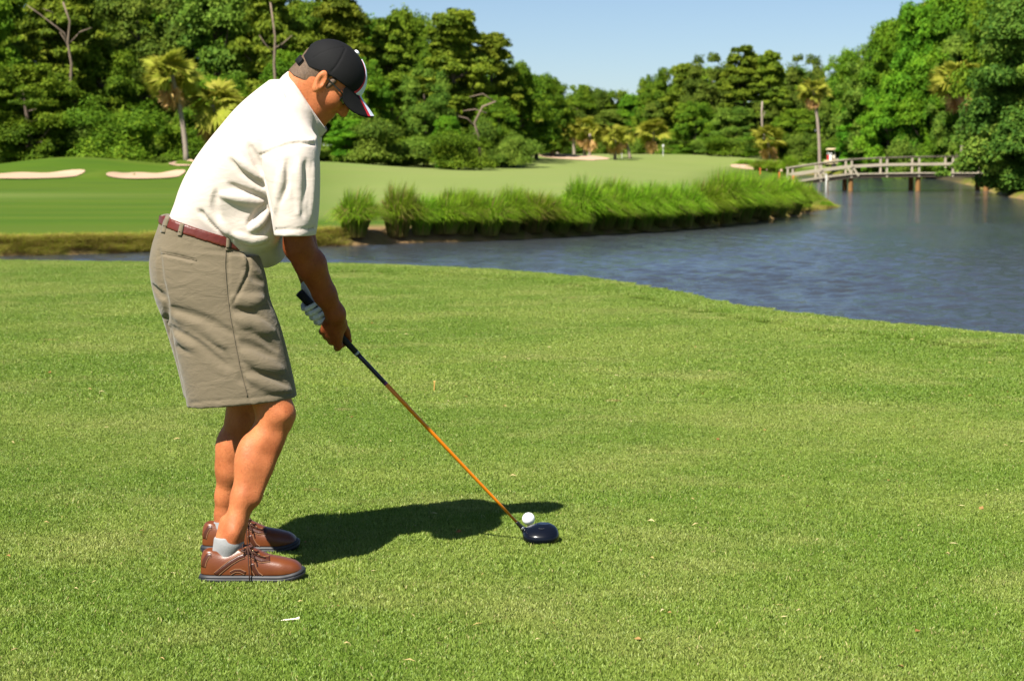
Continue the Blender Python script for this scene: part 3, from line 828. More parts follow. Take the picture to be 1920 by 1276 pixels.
for side, yo in ((0, 0.0), (1, 2.0)):
    for tab, nm, w, h, m in ((top_px, 'top_rail', 0.14, 0.07, DARKW if side == 0 else WOOD), (mid_px, 'middle_rail', 0.05, 0.14, WOOD)):
        for (a, b), (c, d) in zip(tab[:-1], tab[1:]):
            mb = MB(); mb.beam((bx(a), BY + yo - (0.09 if nm == 'middle_rail' else 0), bz(b)), (bx(c), BY + yo - (0.09 if nm == 'middle_rail' else 0), bz(d)), w, h)
            bpart(nm, mb, m)
    for (a, b), (c, d) in zip(deck_px[:-1], deck_px[1:]):
        mb = MB(); mb.beam((bx(a), BY + yo, bz(b) - 0.12), (bx(c), BY + yo, bz(d) - 0.12), 0.09, 0.22); bpart('stringer', mb, DARKW)
    for px in (1484, 1537, 1594, 1660, 1720, 1783, 1847):
        zt = bz(interp_px(top_px, px)) - 0.03; zb_ = bz(interp_px(deck_px, px)) - 0.2
        mb = MB(); mb.box((bx(px) - 0.06, BY + yo - 0.05, zb_), (bx(px) + 0.06, BY + yo + 0.05, zt)); bpart('rail_post', mb, WOOD)
    for px in (1537, 1594):
        zt = bz(interp_px(mid_px, px)); zb_ = bz(interp_px(deck_px, px)) - 0.1
        mb = MB(); mb.beam((bx(px) + 0.05, BY + yo - 0.09, zt), (bx(px) + 0.42, BY + yo - 0.09, zb_), 0.05, 0.12); bpart('brace', mb, WOOD)
    for px in (1594, 1720, 1847):
        mb = MB(); mb.tube([(bx(px), BY + yo + 0.2, WATER_Z - 1.2), (bx(px), BY + yo + 0.2, bz(327) - 0.05)], [0.16, 0.145], 10); bpart('pile', mb, PILE)
# deck planks
xs = np.arange(bx(1488), bx(1955), 0.19)
for x in xs:
    pxx = 960 + x / BY * F
    mb = MB(); z = bz(interp_px(deck_px, pxx + 2))
    mb.box((x, BY - 0.12, z - 0.012), (x + 0.175, BY + 2.12, z + 0.03 + random.uniform(0, 0.008))); bpart('plank', mb, WOOD)
p = W(1549, 354, 110); mb = MB(); mb.tube([(0, 0, -1.0), (0, 0, 1.05)], 0.045, 10); mb.tube([(0, 0, 1.05), (0, 0, 1.09)], [0.06, 0.05], 10)
o = mb.build('gauge_post', plain('white_pipe', (0.36, 0.36, 0.32), 0.5), None, True); o.location = (p[0], 110, WATER_Z)
tag(o, 'thin white pole standing in the water before the bridge', 'pole')
ORANGE = plain('orange_stake_paint', (0.5, 0.11, 0.03), 0.6, var=0.15, scale=8)
for (px, b, t_, lab) in ((1519.6, 376, 353, 'orange stake on the grass spit in front of the bridge'), (1461, 336, 324, 'orange stake near the bridge left end'), (1425, 327, 317, 'orange stake among the reeds left of the bridge'), (1487, 343, 326, 'orange stake at the foot of the bridge ramp')):
    q = G(px, b, -0.78 if b > 350 else -0.6); z = float(height(q[0], q[1])[0]); hh = max(0.6, (b - t_) / F * q[1])
    mb = MB(); w = 0.05
    mb.box((-w, -w, -0.2), (w, w, hh - 0.05)); mb.add([(-w, -w, hh - .05), (w, -w, hh - .05), (w, w, hh - .05), (-w, w, hh - .05), (0, 0, hh)], [(0, 1, 4), (1, 2, 4), (2, 3, 4), (3, 0, 4)])
    o = mb.build('marker_stake', ORANGE); o.location = (q[0], q[1], z); tag(o, lab, 'stake', 'orange hazard stakes')
WHITE = plain('white_paint', (0.55, 0.55, 0.53), 0.5)
for (px, py, Y, lab) in ((1242, 275, 215, 'small white ball washer on a post left of centre mound'), (1165, 271, 205, 'tiny white tee sign by the low crowned palm')):
    x = (px - 960) / F * Y; z = float(height(x, Y)[0]); zt = W(px, py, Y)[2] - z
    root = empty('course_post', (x, Y, z)); tag(root, lab, 'post')
    mb = MB(); mb.tube([(0, 0, -0.1), (0, 0, zt)], 0.04, 8); mb.build('post', WHITE, root)
    mb = MB(); mb.lathe([(0.0, 0.0), (0.16, 0.02), (0.2, 0.2), (0.14, 0.42), (0.0, 0.46)], 12, (0, 0, zt - 0.1)) if False else mb.lathe([(0.0, 0.0), (0.10, 0.02), (0.13, 0.14), (0.09, 0.30), (0.0, 0.33)], 12, (0, 0, zt - 0.1)); mb.build('cap', WHITE, root, True)

# ------------------------------------------------------------------ golf cart
CY = 205.0; cx_ = (1566 - 960) / F * CY
cz_ = float(height(cx_, CY)[0])
cart = empty('golf_cart', (cx_, CY, cz_)); cart.rotation_euler = (0, 0, math.radians(28)); cart.scale = (1.12, 1.12, 1.12)
tag(cart, 'tan roofed golf cart with bags parked beyond the bridge', 'golf cart')
TAN = plain('cart_cream_paint', (0.52, 0.42, 0.25), 0.4, 0.5); BLK = plain('black_rubber', (0.02, 0.02, 0.02), 0.8)
STEEL = plain('steel_tube', (0.25, 0.25, 0.25), 0.4, 0.5, 0.6)
def cpart(nm, mb, m, par=None, smooth=False): return mb.build(nm, m, par or cart, smooth)
mb = MB()
for k, (z0, ins) in enumerate(((1.74, 0.0), (1.80, 0.0), (1.86, 0.10))):
    pass
mb.add([(-0.85, -0.62, 1.72), (0.95, -0.62, 1.72), (0.95, 0.62, 1.72), (-0.85, 0.62, 1.72), (-0.85, -0.62, 1.80), (0.95, -0.62, 1.80), (0.95, 0.62, 1.80), (-0.85, 0.62, 1.80),
        (-0.7, -0.5, 1.88), (0.8, -0.5, 1.88), (0.8, 0.5, 1.88), (-0.7, 0.5, 1.88)],
       [(3, 2, 1, 0), (0, 1, 5, 4), (1, 2, 6, 5), (2, 3, 7, 6), (3, 0, 4, 7), (4, 5, 9, 8), (5, 6, 10, 9), (6, 7, 11, 10), (7, 4, 8, 11), (8, 9, 10, 11)])
cpart('roof', mb, TAN)
for sx in (-1, 1):
    for (x0, x1) in ((-0.72, -0.55), (0.85, 0.62)):
        mb = MB(); mb.tube([(x1, sx * 0.52, 0.75), (x0, sx * 0.55, 1.73)], 0.02, 6); cpart('roof_post', mb, STEEL)
mb = MB(); pr = [(-1.1, 0.35), (-1.1, 0.72), (-0.35, 0.78), (-0.3, 0.42), (0.45, 0.38), (0.6, 0.85), (0.95, 0.88), (1.25, 0.62), (1.3, 0.35)]
n_ = len(pr); mb.add([(a, -0.58, b) for a, b in pr] + [(a, 0.58, b) for a, b in pr], [tuple(range(n_ - 1, -1, -1)), tuple(range(n_, 2 * n_))] + [(i, (i + 1) % n_, n_ + (i + 1) % n_, n_ + i) for i in range(n_)])
cpart('body', mb, TAN)
mb = MB(); mb.box((-0.55, -0.5, 0.78), (-0.05, 0.5, 0.88)); mb.box((-0.62, -0.5, 0.88), (-0.52, 0.5, 1.22)); cpart('seat', mb, plain('cart_seat', (0.55, 0.5, 0.42), 0.6))
for (x, y) in ((-0.75, -0.52), (-0.75, 0.52), (0.85, -0.52), (0.85, 0.52)):
    mb = MB(); mb.lathe([(0.02, -0.08), (0.20, -0.09), (0.23, -0.05), (0.23, 0.05), (0.20, 0.09), (0.02, 0.08)], 16)
    o = cpart('wheel', mb, BLK, smooth=True); o.location = (x, y, 0.23); o.rotation_euler = (math.pi / 2, 0, 0)
for i, (y, c) in enumerate(((0.2, (0.42, 0.03, 0.03)), (-0.22, (0.75, 0.78, 0.82)))):
    g_ = empty('golf_bag', (0, 0, 0)); g_.matrix_world = cart.matrix_world
    g_.location = (cx_ + math.cos(math.radians(28)) * -1.0 - math.sin(math.radians(28)) * y, CY + math.sin(math.radians(28)) * -1.0 + math.cos(math.radians(28)) * y, cz_ + 0.5)
    tag(g_, ['dark red golf bag strapped to the back of the cart', 'white golf bag strapped to the back of the cart'][i], 'golf bag')
    mb = MB(); mb.lathe([(0.0, 0.0), (0.13, 0.0), (0.145, 0.3), (0.14, 0.8), (0.15, 0.86), (0.11, 0.88), (0.0, 0.84)], 12); mb.build('bag_body', plain('bag_fabric', c, 0.7), g_, True)
    for k in range(5):
        mb = MB(); a = k * 1.256; mb.tube([(0.06 * math.cos(a), 0.06 * math.sin(a), 0.8), (0.09 * math.cos(a), 0.09 * math.sin(a), 1.05)], 0.01, 5)
        mb.tube([(0.09 * math.cos(a), 0.09 * math.sin(a), 1.02), (0.12 * math.cos(a), 0.10 * math.sin(a), 1.10)], [0.045, 0.03], 6)
        mb.build('club_top', WHITE, g_)
# ------------------------------------------------------------------ mown turf of the tee: short blades
def turf_blade_mat():
    t = NT('turf_blades')
    p = t.pos()
    g = grass_tones(t, p)
    tn = t.attr('tint')
    c = t.mix(t.rng(tn, 0.0, 1.0), t.mix(0.55, g, (0.036, 0.085, 0.006)), t.mix(0.35, g, (0.35, 0.37, 0.11)))
    c = t.mix(t.rng(tn, 0.978, 0.982), c, (0.42, 0.37, 0.15))
    t.fin(c, 0.5, None, 0.3)
    t.translucent(c, 0.3)
    return t.m
TURF = turf_blade_mat()
def turf_tile(seed, size=0.26, n=2600, hgt=0.0115, bw=0.0017):
    rng = np.random.default_rng(seed)
    x, y = rng.uniform(-size / 2, size / 2, (2, n))
    a = rng.uniform(0, 6.28, n); w = bw * rng.uniform(0.6, 1.2, n)
    h = hgt * rng.uniform(0.55, 1.15, n) * (1 + 0.22 * np.sin(x * 40 + seed) * np.sin(y * 37))
    la = rng.uniform(0, 6.28, n); l = h * rng.uniform(0.1, 1.0, n)
    b0 = np.stack([x - np.cos(a) * w, y - np.sin(a) * w, np.full(n, -0.004)], 1)
    b1 = np.stack([x + np.cos(a) * w, y + np.sin(a) * w, np.full(n, -0.004)], 1)
    mx, my = x + np.cos(la) * l * 0.35, y + np.sin(la) * l * 0.35
    m0 = np.stack([mx - np.cos(a) * w * .8, my - np.sin(a) * w * .8, h * 0.6], 1); m1 = np.stack([mx + np.cos(a) * w * .8, my + np.sin(a) * w * .8, h * 0.6], 1)
    tip = np.stack([x + np.cos(la) * l, y + np.sin(la) * l, h], 1)
    V = np.stack([b0, b1, m1, m0, tip], 1).reshape(-1, 3)
    b = np.arange(n)[:, None] * 5
    f = np.concatenate([b + np.array([[0, 1, 2]]), b + np.array([[0, 2, 3]]), b + np.array([[3, 2, 4]])])
    me = make_mesh('turf_tile', V, f, TURF, False)
    set_attr(me, 'tint', np.repeat(np.clip(rng.random(n), 0, 1), 5))
    return me
def turf(name, y0, y1, step, tiles, label, x_extra=1.2, pts=None):
    rng = np.random.default_rng(5)
    P = []
    y = y0
    while y < y1:
        hw = 0.36 * y + x_extra
        for x in np.arange(-hw, hw, step):
            P.append((x + rng.uniform(-.3, .3) * step, y + rng.uniform(-.3, .3) * step))
        y += step
    P = np.array(P) if pts is None else pts
    t = np.interp(P[:, 0], NEAR_X, NEAR_Y) - P[:, 1]
    if pts is None: P = P[t > 0.16]
    z, _, _ = height(P[:, 0], P[:, 1])
    me = bpy.data.meshes.new(name); me.from_pydata([tuple(v) for v in np.column_stack([P, z])], [], [])
    o = bpy.data.objects.new(name, me); COL.objects.link(o)
    tag(o, label, 'grass', kind='stuff')
    coll = bpy.data.collections.new(name + '_tiles')
    for k, m in enumerate(tiles): coll.objects.link(bpy.data.objects.new('turf_tile', m))
    ng = bpy.data.node_groups.new(name, 'GeometryNodeTree')
    ng.interface.new_socket('Geometry', in_out='INPUT', socket_type='NodeSocketGeometry')
    ng.interface.new_socket('Geometry', in_out='OUTPUT', socket_type='NodeSocketGeometry')
    N = ng.nodes; L = ng.links
    gi, go = N.new('NodeGroupInput'), N.new('NodeGroupOutput')
    ci = N.new('GeometryNodeCollectionInfo'); ci.inputs['Collection'].default_value = coll
    ci.inputs['Separate Children'].default_value = True; ci.inputs['Reset Children'].default_value = True
    ip = N.new('GeometryNodeInstanceOnPoints'); ip.inputs['Pick Instance'].default_value = True
    rv = N.new('FunctionNodeRandomValue'); rv.data_type = 'FLOAT_VECTOR'
    rv.inputs['Min'].default_value = (0, 0, 0); rv.inputs['Max'].default_value = (0, 0, 6.28)
    ri = N.new('FunctionNodeRandomValue'); ri.data_type = 'INT'; ri.inputs['Min'].default_value = 0; ri.inputs['Max'].default_value = 99
    rs = N.new('FunctionNodeRandomValue'); rs.data_type = 'FLOAT'
    rs.inputs[2].default_value = 0.88; rs.inputs[3].default_value = 1.15
    L.new(gi.outputs[0], ip.inputs['Points']); L.new(ci.outputs[0], ip.inputs['Instance'])
    L.new(rv.outputs[0], ip.inputs['Rotation'])
    L.new([q for q in ri.outputs if q.type == 'INT'][0], ip.inputs['Instance Index'])
    L.new([q for q in rs.outputs if q.type == 'VALUE'][0], ip.inputs['Scale'])
    L.new(ip.outputs[0], go.inputs[0])
    md = o.modifiers.new('turf', 'NODES'); md.node_group = ng
    return o
turf('tee_turf', 3.6, 9.5, 0.165, [turf_tile(s) for s in range(6)], 'short mown green turf of the tee in the foreground')
turf('tee_turf_beyond', 9.4, 23.0, 0.29, [turf_tile(20 + s, 0.46, 3400, 0.012, 0.0026) for s in range(5)], 'short mown green turf of the tee towards the water', 1.5)

def fringe_tile(seed):
    me = blade_clump(seed, 0.20, 0.42, 130, leaf_mat('bank_fringe_blades', [(0.36, 0.25, 0.09), (0.26, 0.29, 0.025), (0.34, 0.37, 0.045)], 0.35) if 'bank_fringe_blades' not in bpy.data.materials else bpy.data.materials['bank_fringe_blades'], 0.4)
    return me
turf('bank_fringe', 0, 0, 1, [fringe_tile(60 + s) for s in range(4)], 'ragged dry grass fringe along the far bank', pts=FRINGE)

_rg = np.random.default_rng(8); _E = []
for _x in np.arange(-9.5, 7.5, 0.10):
    _ye = float(np.interp(_x, NEAR_X, NEAR_Y))
    for _t in np.arange(-0.02, 0.42, 0.10): _E.append((_x + _rg.uniform(-.03, .03), _ye - _t + _rg.uniform(-.03, .03)))
turf('tee_turf_edge', 0, 0, 1, [turf_tile(40 + q, 0.20, 640, 0.014, 0.0028) for q in range(4)], 'mown turf along the near water edge', pts=np.array(_E))
# ------------------------------------------------------------------ signed distance sculpting
class Field:
    def __init__(s, lo, hi, h):
        s.lo = np.array(lo, float); s.h = h
        s.n = (np.ceil((np.array(hi, float) - s.lo) / h)).astype(int) + 1
        s.d = np.full(tuple(s.n), 1.0, np.float32)
    def op(s, fn, lo, hi, k=0.01, mode='u'):
        m = k + 3 * s.h
        i0 = np.clip(np.floor((np.array(lo) - m - s.lo) / s.h).astype(int), 0, s.n)
        i1 = np.clip(np.ceil((np.array(hi) + m - s.lo) / s.h).astype(int) + 1, 0, s.n)
        if np.any(i1 <= i0): return
        ax = [s.lo[a] + s.h * np.arange(i0[a], i1[a]) for a in range(3)]
        X, Y, Z = ax[0][:, None, None], ax[1][None, :, None], ax[2][None, None, :]
        b = fn(X, Y, Z)
        sl = tuple(slice(i0[a], i1[a]) for a in range(3))
        a = s.d[sl]
        if mode == 'u':
            e = np.maximum(k - np.abs(a - b), 0) / k; s.d[sl] = np.minimum(a, b) - e * e * k * 0.25
        elif mode == 's':
            e = np.maximum(k - np.abs(a + b), 0) / k; s.d[sl] = np.maximum(a, -b) + e * e * k * 0.25
        else:
            e = np.maximum(k - np.abs(a - b), 0) / k; s.d[sl] = np.maximum(a, b) + e * e * k * 0.25
    def cut(s, fn, k=0.004):
        """remove where fn > 0 (whole field)"""
        lo = s.lo; hi = s.lo + s.h * (s.n - 1)
        s.op(fn, lo, hi, k, 'i')
    def cap(s, a, b, r1, r2=None, k=0.02, mode='u', squash=None):
        """tapered capsule"""
        a = np.array(a, float); b = np.array(b, float); r2 = r1 if r2 is None else r2
        d = b - a; L2 = float(d @ d) + 1e-12; R = max(r1, r2)
        def fn(X, Y, Z):
            t = np.clip(((X - a[0]) * d[0] + (Y - a[1]) * d[1] + (Z - a[2]) * d[2]) / L2, 0, 1)
            return np.sqrt((X - a[0] - t * d[0]) ** 2 + (Y - a[1] - t * d[1]) ** 2 + (Z - a[2] - t * d[2]) ** 2) - (r1 + (r2 - r1) * t)
        s.op(fn, np.minimum(a, b) - R, np.maximum(a, b) + R, k, mode)
    def chain(s, pts, rad, k=0.015, mode='u'):
        if not hasattr(rad, '__len__'): rad = [rad] * len(pts)
        for i in range(len(pts) - 1): s.cap(pts[i], pts[i + 1], rad[i], rad[i + 1], k, mode)
    def ell(s, c, r, R=None, k=0.02, mode='u'):
        """ellipsoid with axes R (rows = local axes)"""
        c = np.array(c, float); r = np.array(r, float); R = np.eye(3) if R is None else np.array(R, float); m = r.max()
        def fn(X, Y, Z):
            p = [(X - c[0]) * R[i, 0] + (Y - c[1]) * R[i, 1] + (Z - c[2]) * R[i, 2] for i in range(3)]
            k0 = np.sqrt(sum((p[i] / r[i]) ** 2 for i in range(3))); k1 = np.sqrt(sum((p[i] / r[i] ** 2) ** 2 for i in range(3))) + 1e-6
            return k0 * (k0 - 1) / k1
        s.op(fn, c - m, c + m, k, mode)
    def stack(s, sl, n=2.4, k=0.02, mode='u', axis=2, smooth=2.0):
        """slices (pos, a0, a1, b0, b1) along an axis, superellipse sections"""
        sl = np.array(sorted(sl), float)
        zz = np.linspace(sl[0, 0], sl[-1, 0], 240)
        P = [np.interp(zz, sl[:, 0], sl[:, i]) for i in range(1, 5)]
        w = int(len(zz) / len(sl) * smooth / 2) * 2 + 1
        ker = np.hanning(w + 2)[1:-1]; ker /= ker.sum()
        P = [np.convolve(np.pad(p, w // 2, mode='reflect', reflect_type='odd'), ker, 'valid') for p in P]
        oth = [a for a in (0, 1, 2) if a != axis]
        def fn(X, Y, Z):
            C = (X, Y, Z); t = C[axis]
            a0, a1, b0, b1 = [np.interp(t, zz, p) for p in P]
            ca, ha, cb, hb = (a0 + a1) / 2, (a1 - a0) / 2, (b0 + b1) / 2, (b1 - b0) / 2
            q = (np.abs((C[oth[0]] - ca) / ha) ** n + np.abs((C[oth[1]] - cb) / hb) ** n) ** (1 / n)
            d = (q - 1) * np.minimum(ha, hb)
            return np.maximum(d, np.abs(t - (zz[0] + zz[-1]) / 2) - (zz[-1] - zz[0]) / 2)
        lo = np.zeros(3); hi = np.zeros(3)
        lo[axis], hi[axis] = zz[0], zz[-1]
        lo[oth[0]], hi[oth[0]] = P[0].min(), P[1].max(); lo[oth[1]], hi[oth[1]] = P[2].min(), P[3].max()
        s.op(fn, lo, hi, k, mode)
    def sample(s, P):
        q = (P - s.lo) / s.h; i = np.floor(q).astype(int); i = np.clip(i, 0, s.n - 2); f = np.clip(q - i, 0, 1)
        o = 0
        for a in (0, 1):
            for b in (0, 1):
                for c in (0, 1):
                    w = (f[:, 0] if a else 1 - f[:, 0]) * (f[:, 1] if b else 1 - f[:, 1]) * (f[:, 2] if c else 1 - f[:, 2])
                    o = o + w * s.d[i[:, 0] + a, i[:, 1] + b, i[:, 2] + c]
        return o
    def hit(s, pp, y0=None, y1=None):
        """first surface points along the sight lines through photo pixels; NaN when missed; also normals"""
        pp = np.atleast_2d(np.array(pp, float))
        y0 = s.lo[1] if y0 is None else y0; y1 = s.lo[1] + s.h * (s.n[1] - 1) if y1 is None else y1
        ys = np.arange(y0, y1, s.h * 0.4)
        out = np.full((len(pp), 3), np.nan)
        for j, (px, py) in enumerate(pp):
            e = W(px, py, 1.0); base = np.array((0, 0, CAM_H)); d = e - base
            P = base + ys[:, None] * d
            v = s.sample(P)
            ins = np.all((P >= s.lo) & (P <= s.lo + s.h * (s.n - 1)), axis=1)
            v = np.where(ins, v, 1.0)
            w = np.nonzero(v < 0)[0]
            if len(w):
                a = max(w[0] - 1, 0); t = v[a] / (v[a] - v[w[0]] + 1e-12) if a != w[0] else 0
                out[j] = P[a] + (P[w[0]] - P[a]) * t
        e = s.h
        N = np.stack([s.sample(np.nan_to_num(out) + np.eye(3)[a] * e) - s.sample(np.nan_to_num(out) - np.eye(3)[a] * e) for a in range(3)], 1)
        N /= np.linalg.norm(N, axis=1)[:, None] + 1e-9
        return out, N
    def fold(s, pix, r, depth, k=0.012, mode='u', taper=True, y1=None):
        """ridge ('u') or crease ('s') following photo pixels across the surface"""
        pix = np.array(pix, float); t = np.linspace(0, 1, len(pix)); tt = np.linspace(0, 1, max(8, len(pix) * 4))
        q = np.stack([np.interp(tt, t, pix[:, 0]), np.interp(tt, t, pix[:, 1])], 1)
        P, N = s.hit(q, y1=y1)
        ok = ~np.isnan(P[:, 0]); P, N, tt = P[ok], N[ok], tt[ok]
        if len(P) < 2: return
        rr = r * (np.sin(np.pi * np.clip(tt * 0.9 + 0.05, 0, 1)) ** 0.6 if taper else np.ones(len(tt)))
        sg = -1 if mode == 'u' else 1
        P = P + N * (sg * (rr - depth * rr / r))[:, None]
        s.chain([p for p in P], list(rr), k, mode)
    def mesh(s):
        d = s.d; ins = d < 0
        c = np.zeros(tuple(s.n - 1), np.uint8)
        for a in (0, 1):
            for b in (0, 1):
                for e in (0, 1):
                    c += ins[a:s.n[0] - 1 + a, b:s.n[1] - 1 + b, e:s.n[2] - 1 + e]
        act = np.argwhere((c > 0) & (c < 8))
        idx = np.full(tuple(s.n - 1), -1, np.int32); idx[act[:, 0], act[:, 1], act[:, 2]] = np.arange(len(act))
        corner = [(a, b, e) for a in (0, 1) for b in (0, 1) for e in (0, 1)]
        val = {q: d[act[:, 0] + q[0], act[:, 1] + q[1], act[:, 2] + q[2]].astype(float) for q in corner}
        acc = np.zeros((len(act), 3)); cnt = np.zeros(len(act))
        for q in corner:
            for a in range(3):
                if q[a] == 0:
                    p = list(q); p[a] = 1; p = tuple(p)
                    v0, v1 = val[q], val[p]; m = (v0 < 0) != (v1 < 0)
                    t = np.where(m, v0 / np.where(m, v0 - v1, 1), 0)
                    pos = np.tile(np.array(q, float), (len(act), 1)); pos[:, a] += t
                    acc[m] += pos[m]; cnt[m] += 1
        V = s.lo + (act + acc / cnt[:, None]) * s.h
        Fs = []
        for a in range(3):
            o = [x for x in range(3) if x != a]
            sl0 = [slice(None)] * 3; sl1 = [slice(None)] * 3
            sl0[a] = slice(0, s.n[a] - 1); sl1[a] = slice(1, s.n[a])
            i0, i1 = ins[tuple(sl0)], ins[tuple(sl1)]
            for flip, m in ((False, i0 & ~i1), (True, ~i0 & i1)):
                e = np.argwhere(m)
                ok = (e[:, o[0]] > 0) & (e[:, o[1]] > 0) & (e[:, o[0]] < s.n[o[0]] - 1) & (e[:, o[1]] < s.n[o[1]] - 1)
                e = e[ok]
                if not len(e): continue
                q = []
                for (u, v) in ((-1, -1), (0, -1), (0, 0), (-1, 0)):
                    w = e.copy(); w[:, o[0]] += u; w[:, o[1]] += v
                    q.append(idx[w[:, 0], w[:, 1], w[:, 2]])
                q = np.stack(q, 1)
                if flip ^ (a == 1): q = q[:, ::-1]
                Fs.append(q)
        return V, np.concatenate(Fs)
    def build(s, name, mat, parent=None):
        v, f = s.mesh()
        return mesh_obj(name, v, f, mat, parent, True)

def ribbon(field, pix, width, lift, name, mat, parent, nc=3, thick=0.0015, y1=None):
    """a narrow strip laid on a sculpted surface along photo pixels"""
    pix = np.array(pix, float)
    if np.ndim(width) == 0: width = [width] * len(pix)
    t = np.linspace(0, 1, len(pix)); tt = np.linspace(0, 1, (len(pix) - 1) * 7 + 1)
    q = np.stack([np.interp(tt, t, pix[:, 0]), np.interp(tt, t, pix[:, 1])], 1); w = np.interp(tt, t, width)
    d = np.gradient(q, axis=0); d /= np.linalg.norm(d, axis=1)[:, None] + 1e-9; nrm = np.stack([-d[:, 1], d[:, 0]], 1)
    grid = np.concatenate([q + nrm * (w * (c / (nc - 1) - 0.5))[:, None] for c in range(nc)])
    P, N = field.hit(grid, y1=y1)
    n = len(q)
    ok = ~np.isnan(P[:, 0])
    top = P + N * lift; bot = P - N * 0.002
    V = np.concatenate([np.nan_to_num(top), np.nan_to_num(bot)]); m = n * nc
    f = []
    for c in range(nc - 1):
        for i in range(n - 1):
            a = (c * n + i, c * n + i + 1, (c + 1) * n + i + 1, (c + 1) * n + i)
            if all(ok[list(a)]): f.append(a[::-1])
    for c in (0, nc - 1):
        for i in range(n - 1):
            a = (c * n + i, c * n + i + 1)
            if ok[a[0]] and ok[a[1]]: f.append((a[0], a[1], a[1] + m, a[0] + m) if c == 0 else (a[1], a[0], a[0] + m, a[1] + m))
    for i in (0, n - 1):
        for c in range(nc - 1):
            a = (c * n + i, (c + 1) * n + i)
            if ok[a[0]] and ok[a[1]]: f.append((a[1], a[0], a[0] + m, a[1] + m) if i == 0 else (a[0], a[1], a[1] + m, a[0] + m))
    if not f: return None
    return mesh_obj(name, V, f, mat, parent, True)

# ------------------------------------------------------------------ golfer materials
def skin_mat():
    t = NT('tanned_skin'); p = t.obj()
    n1 = t.noise(11, 5, 0.7, p); n2 = t.noise(160, 3, 0.6, p); n3 = t.noise(420, 2, 0.6, p)
    c = t.mix(t.rng(n1, 0.32, 0.68), (0.32, 0.088, 0.028), (0.50, 0.165, 0.060))
    c = t.mix(t.rng(n2, 0.62, 0.78, 0, 0.35), c, (0.26, 0.065, 0.022))
    vo = t.new('ShaderNodeTexVoronoi'); vo.inputs['Scale'].default_value = 34; t.link(p, vo.inputs['Vector'])
    c = t.mix(t.rng(vo.outputs['Distance'], 0.05, 0.11, 0.55, 0.0), c, (0.16, 0.04, 0.015))
    hr = t.noise(260, 2, 0.6, t.mapv(p, (1, 1, 0.22), rot=(0, 0.25, 0)))
    c = t.mix(t.rng(hr, 0.60, 0.72, 0, 0.4), c, (0.17, 0.055, 0.022))
    c = t.mix(t.attr('tan'), c, t.mix(0.9, c, (0.46, 0.34, 0.24), 'MULTIPLY'))  # arm skin multiplied darker: a deeper tan plus shade put into the colour
    return t.fin(c, t.rng(n2, 0.3, 0.7, 0.48, 0.66), t.bump(n2, 0.3, 0.003, t.bump(n3, 0.35, 0.002)), 0.32, **{'Subsurface Weight': 0.05, 'Subsurface Radius': (0.010, 0.004, 0.002), 'Subsurface Scale': 0.4})
def cloth(name, c0, c1, weave=900, rough=0.85, big=6.0, b=0.25, wr=0.0, sheen=0.15):
    t = NT(name); p = t.obj()
    col = t.mix(t.noise(big, 4, 0.6, p), c0, c1)
    fine = t.noise(weave, 2, 0.5, p)
    col = t.mix(t.rng(fine, 0.3, 0.7, 0, 0.18), col, tuple(x * 0.7 for x in c0))
    nrm = t.bump(fine, b, 0.0012)
    if wr: nrm = t.bump(t.noise(22, 3, 0.55, t.mapv(p, (0.6, 1, 1.6), rot=(0, 0.7, 0)), 0.6), wr, 0.012, nrm)
    return t.fin(col, rough, nrm, 0.2, **{'Sheen Weight': sheen})
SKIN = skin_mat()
SHIRT = cloth('white_polo_fabric', (0.51, 0.440, 0.388), (0.55, 0.480, 0.428), 700, 0.8, 5, 0.15, 0.18)
KHAKI = cloth('khaki_twill', (0.130, 0.103, 0.065), (0.162, 0.130, 0.084), 800, 0.85, 9, 0.3, 0.36)
KHAKID = cloth('khaki_seam', (0.105, 0.082, 0.052), (0.15, 0.12, 0.078), 300, 0.85, 60, 0.4)
BELT = plain('red_brown_leather', (0.095, 0.014, 0.008), 0.38, 0.5, var=0.3, scale=40, bump=0.2)
BLACKC = cloth('black_cap_cloth', (0.0035, 0.0035, 0.004), (0.007, 0.0068, 0.0075), 900, 0.8, 20, 0.4, sheen=0.0)
WHITEC = cloth('white_cap_panel', (0.50, 0.56, 0.68), (0.56, 0.61, 0.72), 900, 0.8, 20, 0.2)
REDC = plain('red_piping', (0.42, 0.010, 0.02), 0.6)
SOCK = cloth('grey_white_sock', (0.22, 0.22, 0.22), (0.32, 0.32, 0.32), 350, 0.95, 30, 0.5)
def leather(name, c0, c1):
    t = NT(name); p = t.obj(); n = t.noise(20, 5, 0.6, p)
    return t.fin(t.mix(n, c0, c1), 0.36, t.bump(t.noise(260, 3, 0.6, p), 0.2, 0.002), 0.5)
SHOEB = leather('chestnut_leather', (0.098, 0.023, 0.006), (0.155, 0.045, 0.012))
SHOED = leather('dark_brown_leather', (0.040, 0.010, 0.004), (0.070, 0.018, 0.007))
SOLE = plain('charcoal_sole', (0.014, 0.014, 0.016), 0.45, 0.5, var=0.3, scale=40)
SOLEG = plain('grey_midsole', (0.028, 0.028, 0.031), 0.5, 0.3)
LACE = plain('brown_lace', (0.055, 0.020, 0.010), 0.8, var=0.4, scale=200)
STITCH = plain('tan_stitching', (0.22, 0.105, 0.048), 0.8)
HAIRM = NT('short_brown_hair'); _h = HAIRM.obj()
HAIR = HAIRM.fin(HAIRM.mix(HAIRM.noise(160, 3, 0.7, HAIRM.mapv(_h, (1, 1, 0.3), rot=(0, -0.6, 0))), (0.035, 0.020, 0.012), (0.17, 0.105, 0.062)), 0.6, HAIRM.bump(HAIRM.noise(300, 3, 0.7, HAIRM.mapv(_h, (1, 1, 0.3), rot=(0, -0.6, 0))), 0.8, 0.004), 0.4)
